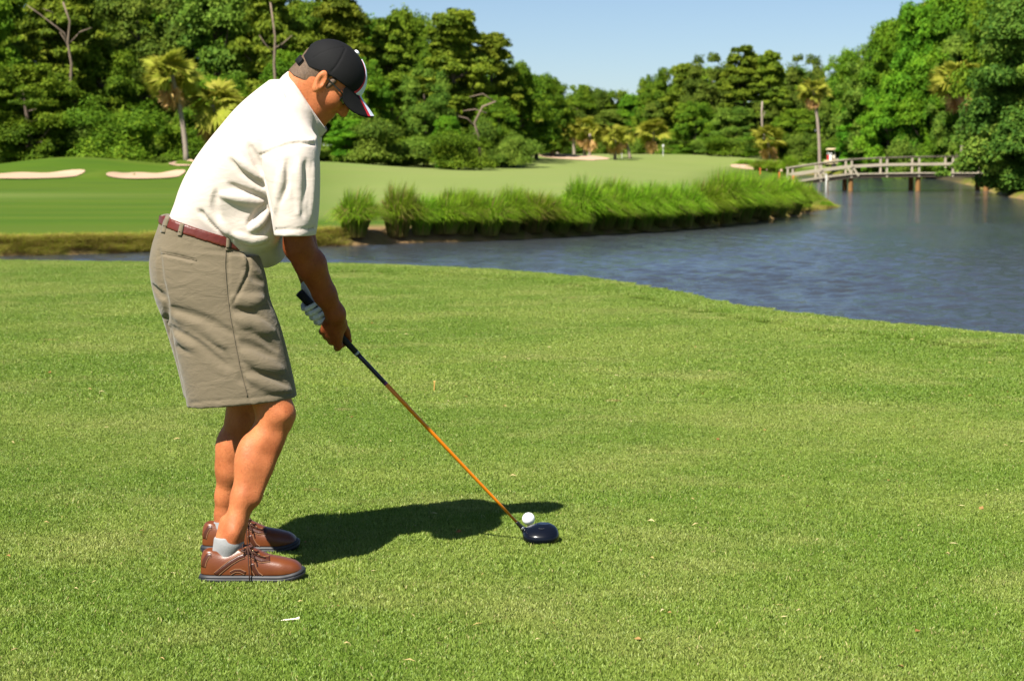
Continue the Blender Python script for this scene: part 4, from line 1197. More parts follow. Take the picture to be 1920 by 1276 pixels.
GLOVE = cloth('white_glove_leather', (0.58, 0.61, 0.64), (0.64, 0.67, 0.70), 300, 0.6, 30, 0.2)
GLASS = plain('dark_lens', (0.006, 0.007, 0.006), 0.06, 0.7)

YC = 5.76                                  # the golfer's middle, metres from the camera
YN, YF = 5.655, 5.875                       # near and far leg
def S(py, x0, x1, Y, y0, y1):
    """slice at photo row py between photo columns x0..x1"""
    a, b = W(x0, py, Y), W(x1, py, Y)
    return (a[2], a[0], b[0], y0, y1)

# club axis first: everything in the hands follows it
BUTT = W(563, 550, 5.80); HOSEL = W(981, 991, 6.10)
AX = (HOSEL - BUTT); CL_LEN = np.linalg.norm(AX); AX = AX / CL_LEN
N1 = np.array((0, -1.0, 0)); N1 = N1 - AX * (N1 @ AX); N1 /= np.linalg.norm(N1)      # towards the camera
N2 = np.cross(AX, N1)
if N2[0] > 0: N2 = -N2                                                                # down-left in the picture
def gp(s, th, r):
    """point at s metres from the butt, angle th (0 = camera side, 90 = lower left), r from the axis"""
    a = math.radians(th)
    return BUTT + AX * s + (N1 * math.cos(a) + N2 * math.sin(a)) * r

# ------------------------------------------------------------------ body: one continuous skin
PIT = math.radians(47)
HF = np.array((math.cos(PIT), 0, -math.sin(PIT))); HU = np.array((math.sin(PIT), 0, math.cos(PIT))); HL = np.array((0, 1.0, 0))
HC = W(613, 147, 5.74)
def hp(a, b, c): return HC + HF * a + HL * b + HU * c
HR = np.stack([HF, HL, HU])

body = Field((-0.98, 5.38, 0.0), (-0.42, 6.12, 1.66), 0.005)
# head
body.ell(hp(-0.008, 0, 0.018), (0.092, 0.073, 0.089), HR, 0.01)
body.ell(hp(0.030, 0, -0.035), (0.062, 0.062, 0.080), HR, 0.03)
body.ell(hp(0.048, 0, -0.082), (0.044, 0.046, 0.036), HR, 0.025)
body.cap(hp(0.078, 0, -0.106), hp(0.072, 0, -0.100), 0.017, 0.017, 0.02)
body.chain([hp(0.086, 0, 0.010), hp(0.103, 0, -0.022), hp(0.110, 0, -0.036)], [0.008, 0.011, 0.013], 0.012)
for sg in (-1, 1):
    body.ell(hp(0.100, sg * 0.013, -0.040), (0.012, 0.008, 0.008), HR, 0.008)
    body.ell(hp(0.074, sg * 0.033, 0.020), (0.020, 0.026, 0.010), HR, 0.02)
    body.ell(hp(0.062, sg * 0.042, -0.030), (0.026, 0.022, 0.022), HR, 0.03)
    body.ell(hp(0.078, sg * 0.032, 0.000), (0.012, 0.016, 0.009), HR, 0.012, 's')
    # ear: rim, bowl and lobe
    er = np.stack([HF * 0.88 + HU * 0.30 * 1, HL, -HF * 0.30 + HU * 0.88])
    ec = hp(0.000, sg * 0.078, -0.016)
    body.ell(ec + HL * sg * 0.004, (0.0165, 0.0095, 0.034), er, 0.006)
    body.ell(ec + HL * sg * 0.017 + HF * 0.003 + HU * 0.004, (0.0105, 0.0125, 0.023), er, 0.004, 's')
    body.ell(ec + HL * sg * 0.004 - HU * 0.026 + HF * 0.006, (0.009, 0.008, 0.011), er, 0.008)
body.cap(hp(0.090, -0.017, -0.066), hp(0.090, 0.017, -0.066), 0.0085, 0.0085, 0.010)
body.cap(hp(0.086, -0.015, -0.080), hp(0.086, 0.015, -0.080), 0.0085, 0.0085, 0.010)
# neck and hidden trunk
body.cap(hp(-0.035, 0, -0.045), W(540, 196, 5.745), 0.060, 0.068, 0.03)
body.cap(hp(0.02, 0, -0.07), W(570, 225, 5.745), 0.045, 0.055, 0.03)
body.cap(W(530, 220, YC), W(400, 420, YC), 0.10, 0.12, 0.03)
body.cap(W(528, 275, 5.63), W(528, 270, 5.89), 0.050, 0.050, 0.03)
# right arm (near)
SHO = W(545, 300, 5.592); ELB = W(560, 462, 5.645); WRI = W(629, 588, 5.762)
body.chain([SHO, W(553, 370, 5.61), ELB], [0.050, 0.050, 0.043], 0.02)
fa = lambda t: ELB + (WRI - ELB) * t
body.chain([ELB, fa(0.28) + np.array((0.004, 0, 0.004)), fa(0.7), WRI], [0.043, 0.0455, 0.034, 0.0275], 0.02)
# left arm (far)
LSH = W(552, 300, 5.925); LEL = W(566, 455, 5.93); LWR = gp(0.035, 205, 0.062)
body.chain([LSH, LEL], [0.050, 0.042], 0.02)
body.chain([LEL, LEL + (LWR - LEL) * 0.3, LWR], [0.042, 0.043, 0.028], 0.02)
body.cap(LWR, gp(0.075, 190, 0.030), 0.026, 0.024, 0.015)
# right hand: back of the hand faces the camera, fingers hook under the grip
KN = [gp(s, 28, 0.040) for s in (0.128, 0.150, 0.172, 0.194)]
body.chain([WRI, gp(0.150, -35, 0.040)], [0.029, 0.027], 0.02)
for q, r in zip(KN, (0.0125, 0.0135, 0.014, 0.0135)):
    body.chain([WRI + (q - WRI) * 0.25, WRI + (q - WRI) * 0.7, q], [0.016, 0.0135, r], 0.016)
for s0, r, e0 in ((0.128, 0.0090, 190), (0.150, 0.0098, 205), (0.172, 0.0100, 205), (0.200, 0.0096, 195)):
    th = [28, 60, 95, 135, 170, e0]
    body.chain([gp(s0 + 0.006 * i, a, (0.040, 0.035, 0.0285, 0.026, 0.025, 0.025)[i]) for i, a in enumerate(th)], [r * 1.25, r * 1.1, r * 1.08, r, r * 0.95, r * 0.85], 0.007)
# thumb leaves the side of the palm and lies along the top of the grip
body.chain([gp(0.130, -60, 0.040), gp(0.160, -95, 0.034), gp(0.192, -120, 0.026), gp(0.214, -140, 0.024)], [0.017, 0.0135, 0.0108, 0.0092], 0.010)
# legs
def leg(Y, knee_c, P):
    for (a, b) in zip(P[:-1], P[1:]): body.cap(a[0], b[0], a[1], b[1], 0.03)
near_leg = [(W(440, 600, 5.66), 0.088), (W(508, 745, 5.625), 0.056), (W(515, 775, 5.62), 0.049), (W(496, 825, 5.615), 0.047), (W(479, 870, 5.605), 0.045),
            (W(458, 930, 5.58), 0.0375), (W(440, 985, 5.563), 0.0325), (W(432, 1015, 5.556), 0.035), (W(428, 1045, 5.555), 0.028)]
far_leg = [(W(420, 600, 5.86), 0.088), (W(462, 745, 5.915), 0.060), (W(458, 785, 5.925), 0.056), (W(444, 835, 5.94), 0.057), (W(437, 880, 5.95), 0.052),
           (W(428, 930, 5.965), 0.040), (W(424, 965, 5.97), 0.0345), (W(424, 990, 5.97), 0.033), (W(424, 1012, 5.97), 0.027)]
for L_ in (near_leg, far_leg):
    for (a, ra), (b, rb) in zip(L_[:-1], L_[1:]): body.cap(a, b, ra, rb, 0.022)
body.ell(W(531, 776, 5.612), (0.034, 0.042, 0.032), None, 0.03)             # knee cap
body.cap(W(530, 800, 5.608), W(480, 935, 5.572), 0.018, 0.012, 0.03)        # shin
body.ell(W(464, 868, 5.60), (0.036, 0.044, 0.078), None, 0.035)              # calf
body.ell(W(434, 850, 5.945), (0.044, 0.046, 0.085), None, 0.03)
body.ell(W(438, 1000, 5.527), (0.014, 0.010, 0.016), None, 0.025)           # ankle bone
body.cap(W(419, 975, 5.562), W(411, 1025, 5.558), 0.010, 0.014, 0.02)      # heel tendon
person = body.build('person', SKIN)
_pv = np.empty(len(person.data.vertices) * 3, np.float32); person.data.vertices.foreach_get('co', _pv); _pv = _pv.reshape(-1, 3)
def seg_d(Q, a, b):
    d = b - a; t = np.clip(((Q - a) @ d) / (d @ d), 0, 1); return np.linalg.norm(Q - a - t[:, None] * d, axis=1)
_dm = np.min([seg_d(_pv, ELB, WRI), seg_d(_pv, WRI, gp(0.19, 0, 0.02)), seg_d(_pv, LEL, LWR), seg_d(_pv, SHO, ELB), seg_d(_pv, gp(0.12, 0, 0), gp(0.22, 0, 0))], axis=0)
set_attr(person.data, 'tan', (_dm < 0.09).astype(float))  # mask of arms and hands, darkened for tan and painted shade together
tag(person, 'man in white polo shirt and khaki shorts bending over a golf club', 'person')

# ------------------------------------------------------------------ shirt
sh = Field((-1.14, 5.40, 0.83), (-0.47, 6.08, 1.58), 0.005)
rowz = [(150, 506, 572, 0.060), (168, 482, 588, 0.092), (185, 462, 597, 0.124), (205, 441, 602, 0.155), (235, 417, 604, 0.189), (265, 392, 602, 0.208), (295, 370, 598, 0.213),
        (330, 349, 590, 0.208), (360, 336, 576, 0.203), (385, 329, 562, 0.196), (405, 319, 550, 0.186), (430, 316, 538, 0.174), (450, 326, 530, 0.165), (470, 336, 520, 0.15), (500, 350, 500, 0.13)]
sh.stack([S(py, x0, x1, YC, YC - hy, YC + hy) for py, x0, x1, hy in rowz], 2.3, 0.02)
# belly of the shirt hanging over the belt
sh.ell(W(470, 428, 5.66), (0.085, 0.085, 0.058), None, 0.05)
sh.ell(W(487, 445, 5.66), (0.052, 0.06, 0.030), None, 0.03)
sh.ell(W(507, 460, 5.80), (0.050, 0.12, 0.056), None, 0.03)
sh.ell(W(508, 478, 5.79), (0.032, 0.08, 0.028), None, 0.02)
# sleeves
for far_, Ys in ((0, 5.552), (1, 5.955)):
    o = 10 if far_ else 0
    hy = [0.062, 0.084, 0.090, 0.091, 0.092, 0.092, 0.092]
    rows_ = [(262, 505, 590), (285, 492, 598), (310, 492, 600), (345, 497, 600), (380, 504, 599), (415, 511, 596), (441, 515, 592)]
    sh.stack([S(py, x0 + o, x1 - o, Ys, Ys - h_, Ys + h_) for (py, x0, x1), h_ in zip(rows_, hy)], 2.2, 0.018)
    zt, zb_ = W(0, 400, Ys)[2], W(0, 446, Ys)[2] - 0.01
    sh.stack([S(py, x0 + o + 5, x1 - o - 5, Ys, Ys - h_ + 0.008, Ys + h_ - 0.008) for (py, x0, x1), h_ in zip([(424, 512, 595), (436, 514, 594), (450, 516, 592)], (0.089, 0.089, 0.089))], 2.2, 0.004, 's')
for Ys in (5.60, 5.92): sh.ell(W(535, 262, Ys), (0.088, 0.080, 0.055), None, 0.04)
# neck opening: an oval round the neck axis, above the collar line
CO = W(577, 190, 5.745); CD = np.array((0.54, 0, -0.84)); CN = np.array((0.84, 0, 0.54))
def cloc(X, Y, Z):
    dx, dy, dz = X - CO[0], Y - CO[1], Z - CO[2]
    return dx * CD[0] + dz * CD[2] + 0 * dy, dy + 0 * dx, dx * CN[0] + dz * CN[2] + 0 * dy
def opening(X, Y, Z):
    a, b, h_ = cloc(X, Y, Z)
    q = np.sqrt((a / 0.100) ** 2 + (b / 0.078) ** 2)
    return np.maximum((q - 1) * 0.078, -0.024 - h_)
sh.op(opening, CO - 0.16, CO + 0.16, 0.006, 's')
sh.cut(lambda X, Y, Z: np.minimum(cloc(X, Y, Z)[2] - 0.004, 1.0), 0.004)
# seams, folds and creases
sh.fold([(488, 291), (510, 281), (535, 272), (560, 267), (590, 270)], 0.006, 0.0065, 0.003, 's', False)
sh.fold([(489, 296), (495, 335), (503, 372), (510, 405)], 0.010, 0.009, 0.006, 's')
for pth, r, dp in (([(432, 300), (455, 322), (478, 338), (497, 352)], 0.014, 0.008), ([(466, 270), (480, 300), (490, 325)], 0.012, 0.007), ([(430, 345), (455, 360), (480, 370), (500, 376)], 0.016, 0.010),
                   ([(405, 358), (402, 385), (410, 405)], 0.014, 0.006), ([(465, 422), (482, 402), (500, 380)], 0.012, 0.008), ([(485, 440), (500, 420), (507, 400)], 0.010, 0.008),
                   ([(372, 395), (395, 412), (415, 432)], 0.014, 0.008), ([(540, 300), (536, 345), (520, 385)], 0.016, 0.007), ([(575, 300), (570, 340), (566, 385)], 0.014, 0.006), ([(552, 330), (556, 375), (570, 405)], 0.014, 0.006)):
    sh.fold(pth, r * 0.8, dp * 0.9, 0.008, 's')
for pth, r, dp in (([(440, 292), (462, 315), (488, 335)], 0.012, 0.006), ([(415, 365), (450, 372), (492, 378)], 0.018, 0.010), ([(388, 398), (412, 420), (430, 440)], 0.014, 0.008), ([(528, 310), (526, 350), (516, 395)], 0.014, 0.006),
                   ([(560, 300), (558, 350), (560, 400)], 0.016, 0.006), ([(588, 310), (586, 360), (582, 410)], 0.012, 0.005), ([(470, 432), (490, 415), (504, 396)], 0.014, 0.008), ([(440, 440), (470, 452), (500, 448)], 0.018, 0.008)):
    sh.fold(pth, r * 0.85, dp, 0.010, 'u')
sh.fold([(515, 431), (540, 430), (570, 429), (592, 427)], 0.0045, 0.0022, 0.004, 's', False)
shirt = sh.build('shirt', SHIRT, person)
# collar: stands round the neck and folds out over the shoulders
def collar():
    V = []; fs = []; nA = 56
    for i in range(nA + 1):
        ph = math.pi + (i / nA - 0.5) * 2 * math.pi * 0.955          # front opening at ph = 0
        cs, sn = math.cos(ph), math.sin(ph)
        fr = 0.5 + 0.5 * cs                                           # 1 at the front
        A, B = 0.104, 0.071
        def pt(da, db, h_): return CO + CD * ((A + da) * cs) + HL * ((B + db) * sn) + CN * h_
        drop = 0.040 + 0.006 * fr
        flare = 0.036 + 0.005 * abs(sn)
        back = -0.016 * (1 - fr)
        V += [pt(-0.006, -0.006, -0.040), pt(-0.003, -0.003, -0.004), pt(0.000, 0.000, 0.003), pt(0.004, 0.006, 0.000),
              pt(0.010 + back * .5, 0.018, -drop * 0.5), pt(0.012 + back, flare + 0.004, -drop), pt(0.009 + back, flare + 0.001, -drop + 0.001), pt(0.004 + back * .5, 0.010, -drop * 0.5)]
    k = 8
    for i in range(nA):
        for j in range(k - 1): fs.append((i * k + j, (i + 1) * k + j, (i + 1) * k + j + 1, i * k + j + 1))
    return mesh_obj('collar', V, fs, SHIRT, shirt, True)
collar()

# ------------------------------------------------------------------ shorts
so = Field((-1.17, 5.48, 0.44), (-0.60, 6.06, 1.10), 0.005)
hip = [(398, 302, 472, 0.180), (415, 301, 478, 0.187), (435, 293, 484, 0.192), (455, 286, 488, 0.195), (490, 280, 488, 0.203), (525, 284, 493, 0.204), (560, 292, 497, 0.200), (600, 308, 505, 0.17)]
so.stack([S(py, x0 + 4, x1 - 2, YC, YC - hy, YC + hy) for py, x0, x1, hy in hip], 2.6, 0.02)
nl = [(480, 302, 480, .085), (520, 302, 493, .098), (565, 308, 499, .104), (600, 312, 515, .107), (640, 319, 527, .110), (680, 327, 537, .112), (720, 336, 546, .114), (750, 342, 552, .115), (775, 346, 555, .115)]
so.stack([S(py, x0, x1, 5.585, YN - hy, YN + hy) for py, x0, x1, hy in nl], 2.4, 0.02)
fl = [(480, 280, 480, .085), (520, 280, 480, .098), (565, 289, 482, .105), (600, 299, 490, .108), (640, 312, 497, .110), (680, 324, 503, .112), (720, 334, 508, .113), (760, 342, 512, .114)]
so.stack([S(py, x0, x1, 5.83, YF - hy + .02, YF + hy + .02) for py, x0, x1, hy in fl], 2.4, 0.02)
# waist cut: tilted plane through the belt line
w0, w1 = W(308, 409, 5.62), W(436, 450, 5.62)
wd = (w1 - w0) / np.linalg.norm(w1 - w0); wn_ = np.array((-wd[2], 0, wd[0]))
if wn_[2] < 0: wn_ = -wn_
so.cut(lambda X, Y, Z: (X - w0[0]) * wn_[0] + (Z - w0[2]) * wn_[2] + 0 * Y, 0.004)
h0, h1 = W(345, 769, 5.56), W(554, 750, 5.56)
hd_ = (h1 - h0) / np.linalg.norm(h1 - h0); hn = np.array((-hd_[2], 0, hd_[0]))
if hn[2] > 0: hn = -hn
so.cut(lambda X, Y, Z: (X - h0[0]) * hn[0] + (Z - h0[2]) * hn[2] + 0 * Y, 0.003)
# hollow legs above the hem
for Yl, tab, dy in ((5.585, nl, 0), (5.83, fl, .02)):
    YY_ = YN if dy == 0 else YF
    so.stack([S(py, x0 + 7, x1 - 7, Yl, YY_ - hy + .012 + dy, YY_ + hy - .012 + dy) for py, x0, x1, hy in ((742, tab[-2][1], tab[-2][2] - 4, tab[-2][3] - .006), (760, tab[-2][1], tab[-2][2], tab[-2][3]), (790, tab[-1][1], tab[-1][2], tab[-1][3]))], 2.4, 0.004, 's')
# creases of the twill
for pth, r, dp in (([(318, 576), (360, 590), (400, 605), (440, 628)], .016, .007), ([(320, 612), (360, 640), (400, 668), (430, 690)], .018, .008), ([(330, 650), (370, 660), (420, 690), (460, 718)], .016, .006), ([(340, 600), (380, 622), (410, 650), (440, 690)], .014, .006),
                   ([(440, 578), (465, 588), (495, 600)], .018, .011), ([(450, 640), (480, 652), (515, 668)], .016, .010), ([(470, 690), (500, 705), (535, 722)], .016, .009), ([(470, 610), (500, 640), (520, 655)], .012, .006),
                   ([(298, 470), (301, 520), (311, 565), (318, 640)], .014, .010), ([(285, 535), (298, 550), (308, 556)], .012, .008), ([(460, 500), (475, 520), (492, 528)], .012, .007)):
    so.fold(pth, r * 0.9, dp * 0.55, 0.010, 's')
for pth, r, dp in (([(325, 592), (370, 612), (420, 648)], .016, .006), ([(330, 630), (380, 662), (440, 705)], .018, .006), ([(445, 596), (475, 610), (512, 622)], .020, .010), ([(455, 662), (490, 682), (530, 694)], .018, .009), ([(465, 708), (505, 724), (545, 735)], .014, .006), ([(440, 560), (470, 566), (492, 560)], .020, .008)):
    so.fold(pth, r, dp * 0.6, 0.014, 'u')
so.fold([(428, 470), (427, 520), (431, 575), (440, 620), (452, 680), (463, 720), (470, 757)], 0.004, 0.0022, 0.004, 's', False)   # side seam
so.fold([(346, 756), (400, 751), (470, 745), (551, 736)], 0.004, 0.0020, 0.004, 's', False)      # hem line
so.fold([(303, 475), (325, 479), (347, 484), (367, 489)], 0.006, 0.005, 0.004, 's')              # back pocket slit
so.fold([(462, 475), (467, 495), (461, 520), (448, 545), (436, 566)], 0.006, 0.005, 0.005, 's', False)     # front pocket mouth
so.fold([(456, 474), (462, 495), (456, 520), (444, 545), (433, 566)], 0.005, 0.003, 0.005, 'u', False)
so.fold([(303, 481), (325, 485), (347, 490), (365, 494)], 0.004, 0.0018, 0.004, 'u')
so.fold([(332, 428), (334, 450), (336, 474)], 0.003, 0.0015, 0.003, 's')                         # dart
shorts = so.build('shorts', KHAKI, person)
def rib(pix, w, lift, nm, mat, par, fld, **k): return ribbon(fld, pix, w, lift, nm, mat, par, **k)
rib([(423, 462), (422, 500), (426, 550), (431, 590), (440, 640), (450, 690), (459, 725), (464, 744)], 2.2, 0.0010, 'seam', KHAKID, shorts, so, nc=2)
rib([(303, 474), (325, 478), (347, 483), (369, 488)], 2.2, 0.001, 'pocket_edge', KHAKID, shorts, so, nc=2)
# belt sits in the waistband, loops cross it

bl = Field((-1.17, 5.48, 0.86), (-0.60, 6.06, 1.10), 0.004)
bl.stack([S(py, x0 + 2, x1, YC, YC - hy - .0035, YC + hy + .0035) for py, x0, x1, hy in hip], 2.6, 0.01)
bl.stack([S(py, x0 + 12, x1 - 10, YC, YC - hy + .01, YC + hy - .01) for py, x0, x1, hy in hip], 2.6, 0.003, 's')
bl.cut(lambda X, Y, Z: (X - w0[0]) * wn_[0] + (Z - w0[2]) * wn_[2] + 0 * Y - 0.006, 0.003)
bl.cut(lambda X, Y, Z: -((X - w0[0]) * wn_[0] + (Z - w0[2]) * wn_[2] + 0 * Y + 0.024), 0.003)
belt = bl.build('belt', BELT, person)
for pth in ([(316, 404), (311, 418), (306, 436)], [(345, 410), (341, 424), (337, 442)], [(429, 440), (428, 454), (427, 470)]):
    both = Field(so.lo, so.lo + so.h * (so.n - 1), so.h); both.d = so.d.copy()
    lo_ = bl.lo; ix = None
    rib(pth, 7.5, 0.004, 'belt_loop', KHAKI, shorts, bl if False else so, nc=3)
    P_, N_ = bl.hit(np.array(pth)); ok_ = ~np.isnan(P_[:, 0])
    if ok_.sum() >= 2:
        rib([tuple(q) for q, k_ in zip(np.array(pth), ok_) if k_] if ok_.all() else pth, 7.5, 0.003, 'belt_loop', KHAKI, shorts, bl, nc=3)

# ------------------------------------------------------------------ hair
ha = Field(HC - 0.17, HC + 0.17, 0.003)
ha.ell(hp(-0.010, 0, 0.018), (0.0945, 0.0755, 0.088), HR, 0.01)
_na = hp(-0.035, 0, -0.045); ha.cap(_na, _na + (W(540, 196, 5.745) - _na) * 0.35, 0.0635, 0.0665, 0.02)
def hloc(X, Y, Z):
    dx, dy, dz = X - HC[0], Y - HC[1], Z - HC[2]
    return dx * HF[0] + dz * HF[2] + 0 * dy, dy + 0 * dx, dx * HU[0] + dz * HU[2] + 0 * dy
def hairline(X, Y, Z):
    a, b, c = hloc(X, Y, Z)
    low = np.interp(a, [-0.12, -0.07, -0.03, -0.012, 0.0, 0.02], [-0.070, -0.066, -0.050, -0.038, -0.012, 0.0])
    return np.maximum(low - c, a - 0.012)
ha.cut(hairline, 0.003)
ha.cap(hp(0.026, -0.071, 0.012), hp(0.026, -0.070, -0.012), 0.010, 0.007, 0.004)
ha.cap(hp(0.026, 0.071, 0.012), hp(0.026, 0.070, -0.012), 0.010, 0.007, 0.004)
hair = ha.build('hair', HAIR, person)
tag(hair)

# ------------------------------------------------------------------ cap
RIM = lambda a: np.interp(a, [-0.11, -0.093, -0.01, 0.03, 0.10], [-0.042, -0.035, 0.010, 0.022, 0.033])
CR = (0.107, 0.085, 0.093); CCt = hp(0.000, 0, 0.026)
cp = Field(HC - 0.20, HC + 0.20, 0.003)
cp.ell(CCt, CR, HR, 0.004)
cp.ell(CCt, tuple(r - 0.006 for r in CR), HR, 0.002, 's')
cp.cut(lambda X, Y, Z: RIM(hloc(X, Y, Z)[0]) - hloc(X, Y, Z)[2], 0.002)
cp.ell(hp(-0.116, 0, 0.008), (0.034, 0.036, 0.026), HR, 0.003, 's')
cp.fold([(648, 90), (641, 106), (632, 122), (619, 137)], 0.0025, 0.0014, 0.002, 's', False)
cp.fold([(646, 88), (622, 92), (600, 100), (585, 110)], 0.0022, 0.0010, 0.002, 's', False)
capo = cp.build('cap', BLACKC, person)
def capshell(nm, lim, off, mat):
    f = Field(HC - 0.20, HC + 0.20, 0.0025)
    f.ell(CCt, tuple(r + off for r in CR), HR, 0.002)
    f.ell(CCt, tuple(r - 0.003 for r in CR), HR, 0.002, 's')
    f.cut(lambda X, Y, Z: np.maximum(np.abs(hloc(X, Y, Z)[1]) - lim * np.clip((0.120 - hloc(X, Y, Z)[2]) / 0.09, 0, 1.0), np.maximum(0.030 - hloc(X, Y, Z)[0], RIM(hloc(X, Y, Z)[0]) - hloc(X, Y, Z)[2])), 0.0015)
    return f.build(nm, mat, capo)
capshell('red_panel_edge', 0.049, 0.0018, REDC)
capshell('front_panel', 0.042, 0.0038, WHITEC)
mb = MB(); mb.lathe([(0.0, -0.004), (0.008, -0.003), (0.0095, 0.0), (0.007, 0.004), (0.0, 0.0055)], 14)
o = mb.build('button', plain('cap_button', (0.75, 0.76, 0.8), 0.6), capo, True); o.location = tuple(hp(0.006, 0, 0.1205)); o.rotation_euler = (0, PIT, 0)
# brim
V = []; fs = []; nu, nv = 28, 10
for layer, dz in ((0, 0.0), (1, -0.0035)):
    for i in range(nu + 1):
        u_ = (i / nu - 0.5) * 2 * 0.92
        a0, b0 = CR[0] * math.cos(u_) * 0.985, CR[1] * math.sin(u_) * 0.985
        Lb = 0.076 * max(0.0, 1 - (abs(u_) / 0.92) ** 3.2)
        for j in range(nv + 1):
            v_ = j / nv
            a = a0 + Lb * v_; b = b0 * (1 + 0.06 * v_)
            c = float(RIM(a0)) + 0.004 - 0.012 * v_ - 12.0 * b * b * v_ * math.sqrt(Lb / 0.076) + dz
            V.append(hp(a, b, c))
ii_ = lambda l, i, j: l * (nu + 1) * (nv + 1) + i * (nv + 1) + j
for i in range(nu):
    for j in range(nv):
        fs.append((ii_(0, i, j), ii_(0, i, j + 1), ii_(0, i + 1, j + 1), ii_(0, i + 1, j)))
        fs.append((ii_(1, i, j), ii_(1, i + 1, j), ii_(1, i + 1, j + 1), ii_(1, i, j + 1)))
    fs.append((ii_(0, i, nv), ii_(1, i, nv), ii_(1, i + 1, nv), ii_(0, i + 1, nv)))
brim = mesh_obj('brim', V, fs, BLACKC, capo, True)
# white wedge and red edge lying on top of the brim
for nm, mat, wdt, lift in (('red_brim_edge', REDC, 0.030, 0.0012), ('white_brim_stripe', WHITEC, 0.024, 0.0024)):
    V = []; fs = []
    for i in range(11):
        b = (i / 10 - 0.5) * 2 * wdt
        for j in range(9):
            v_ = j / 8; u_ = math.asin(max(-1, min(1, b / (CR[1] * 0.985)))); Lb = 0.076 * (1 - (abs(u_) / 0.92) ** 3.2)
            bb = b * (1 + 0.06 * v_); a0 = CR[0] * math.cos(u_) * 0.985
            V.append(hp(a0 + Lb * v_ * 0.99, bb, float(RIM(a0)) + 0.004 - 0.012 * v_ - 12.0 * bb * bb * v_ * math.sqrt(max(Lb, 0) / 0.076) + lift))
    for i in range(10):
        for j in range(8): fs.append((i * 9 + j, i * 9 + j + 1, (i + 1) * 9 + j + 1, (i + 1) * 9 + j))
    mesh_obj(nm, V, fs, mat, brim, True)
# strap across the rear opening
V = []; fs = []
for i in range(17):
    b = (i / 16 - 0.5) * 2 * 0.050
    a = -CR[0] * math.sqrt(1 - (b / CR[1]) ** 2) + 0.000
    for (da, c) in ((-0.002, -0.039), (-0.004, -0.016), (0.000, -0.016), (0.002, -0.039)):
        V.append(hp(a + 0.004 + da, b, c + 0.006))
for i in range(16):
    for k in range(4): fs.append((i * 4 + k, (i + 1) * 4 + k, (i + 1) * 4 + (k + 1) % 4, i * 4 + (k + 1) % 4))
mesh_obj('strap', V, fs, BLACKC, capo, True)

# ------------------------------------------------------------------ sunglasses
sg_ = Field(HC - 0.16, HC + 0.16, 0.0025)
for q in (-1, 1):
    Rl = np.stack([HF * 0.94 - HL * q * -0.34, HL * 0.94 + HF * -q * 0.34, HU])
    sg_.ell(hp(0.086, q * 0.034, -0.006), (0.006, 0.029, 0.019), Rl, 0.004)
    sg_.chain([hp(0.080, q * 0.060, 0.004), hp(0.060, q * 0.074, 0.006), hp(0.000, q * 0.083, 0.004)], 0.0028, 0.003)
sg_.cap(hp(0.096, -0.010, 0.002), hp(0.096, 0.010, 0.002), 0.003, 0.003, 0.003)
sg_.build('sunglasses', GLASS, person)

# ------------------------------------------------------------------ socks and shoes
def sock(pts, nm='sock', heel=None):
    P0 = np.min([p - r for p, r in pts], axis=0) - 0.02; P1 = np.max([p + r for p, r in pts], axis=0) + 0.02
    f = Field(P0, P1, 0.003)
    for (a, ra), (b, rb) in zip(pts[:-1], pts[1:]): f.cap(a, b, ra, rb, 0.015)
    if heel is not None: f.cap(heel[0], heel[1], 0.019, 0.020, 0.012)
    top = pts[0][0][2]
    f.cut(lambda X, Y, Z: Z - top - 0.10 * (X - pts[0][0][0]) + 0 * Y, 0.003)
    for k in range(3):
        f.op(lambda X, Y, Z: np.abs(Z - (top - 0.010 - 0.005 * k)) - 0.0008 + 0 * X + 0 * Y, P0, P1, 0.002, 's') if False else None
    return f.build(nm, SOCK, person)
sock([(W(432, 1003, 5.56), 0.0415), (W(431, 1018, 5.556), 0.0385), (W(426, 1045, 5.555), 0.031)], heel=(W(415, 1000, 5.56), W(411, 1030, 5.558)))
sock([(W(425, 956, 5.97), 0.0395), (W(424, 990, 5.97), 0.0375), (W(424, 1014, 5.97), 0.030)])

HEELX = W(377, 1090, 5.555)[0]; SL = 0.311; SY = 5.556; SZ = 0.008
tS = [0.012, .05, .10, .18, .24, .34, .42, .52, .66, .80, .92, .975, .995]
zS = [.080, .106, .109, .096, .092, .104, .116, .099, .078, .070, .060, .047, .036]
wS = [.024, .035, .040, .042, .0425, .0425, .042, .043, .046, .047, .040, .029, .017]
def hw_at(t): return np.interp(t, [0] + tS + [1.0], [0.012] + wS + [0.010])
shf = Field((HEELX - 0.02, SY - 0.075, 0.0), (HEELX + SL + 0.02, SY + 0.075, 0.16), 0.003)
shf.stack([(HEELX + SL * t, SY - w, SY + w, SZ + 0.064 - z, SZ + z) for t, z, w in zip(tS, zS, wS)], 2.5, 0.01, axis=0, smooth=1.2)
shf.op(lambda X, Y, Z: Z - (SZ + 0.022 + 0.012 * np.clip((X - HEELX) / SL - 0.72, 0, 1) ** 2 / 0.08) + 0 * Y, shf.lo, shf.lo + shf.h * (shf.n - 1), 0.003, 's')
shf.cap((HEELX + SL * 0.10, SY, SZ + 0.125), (HEELX + SL * 0.36, SY, SZ + 0.125), 0.0365, 0.0345, 0.006, 's')
shoe = shf.build('shoe', SHOEB, person)
tag(shoe)
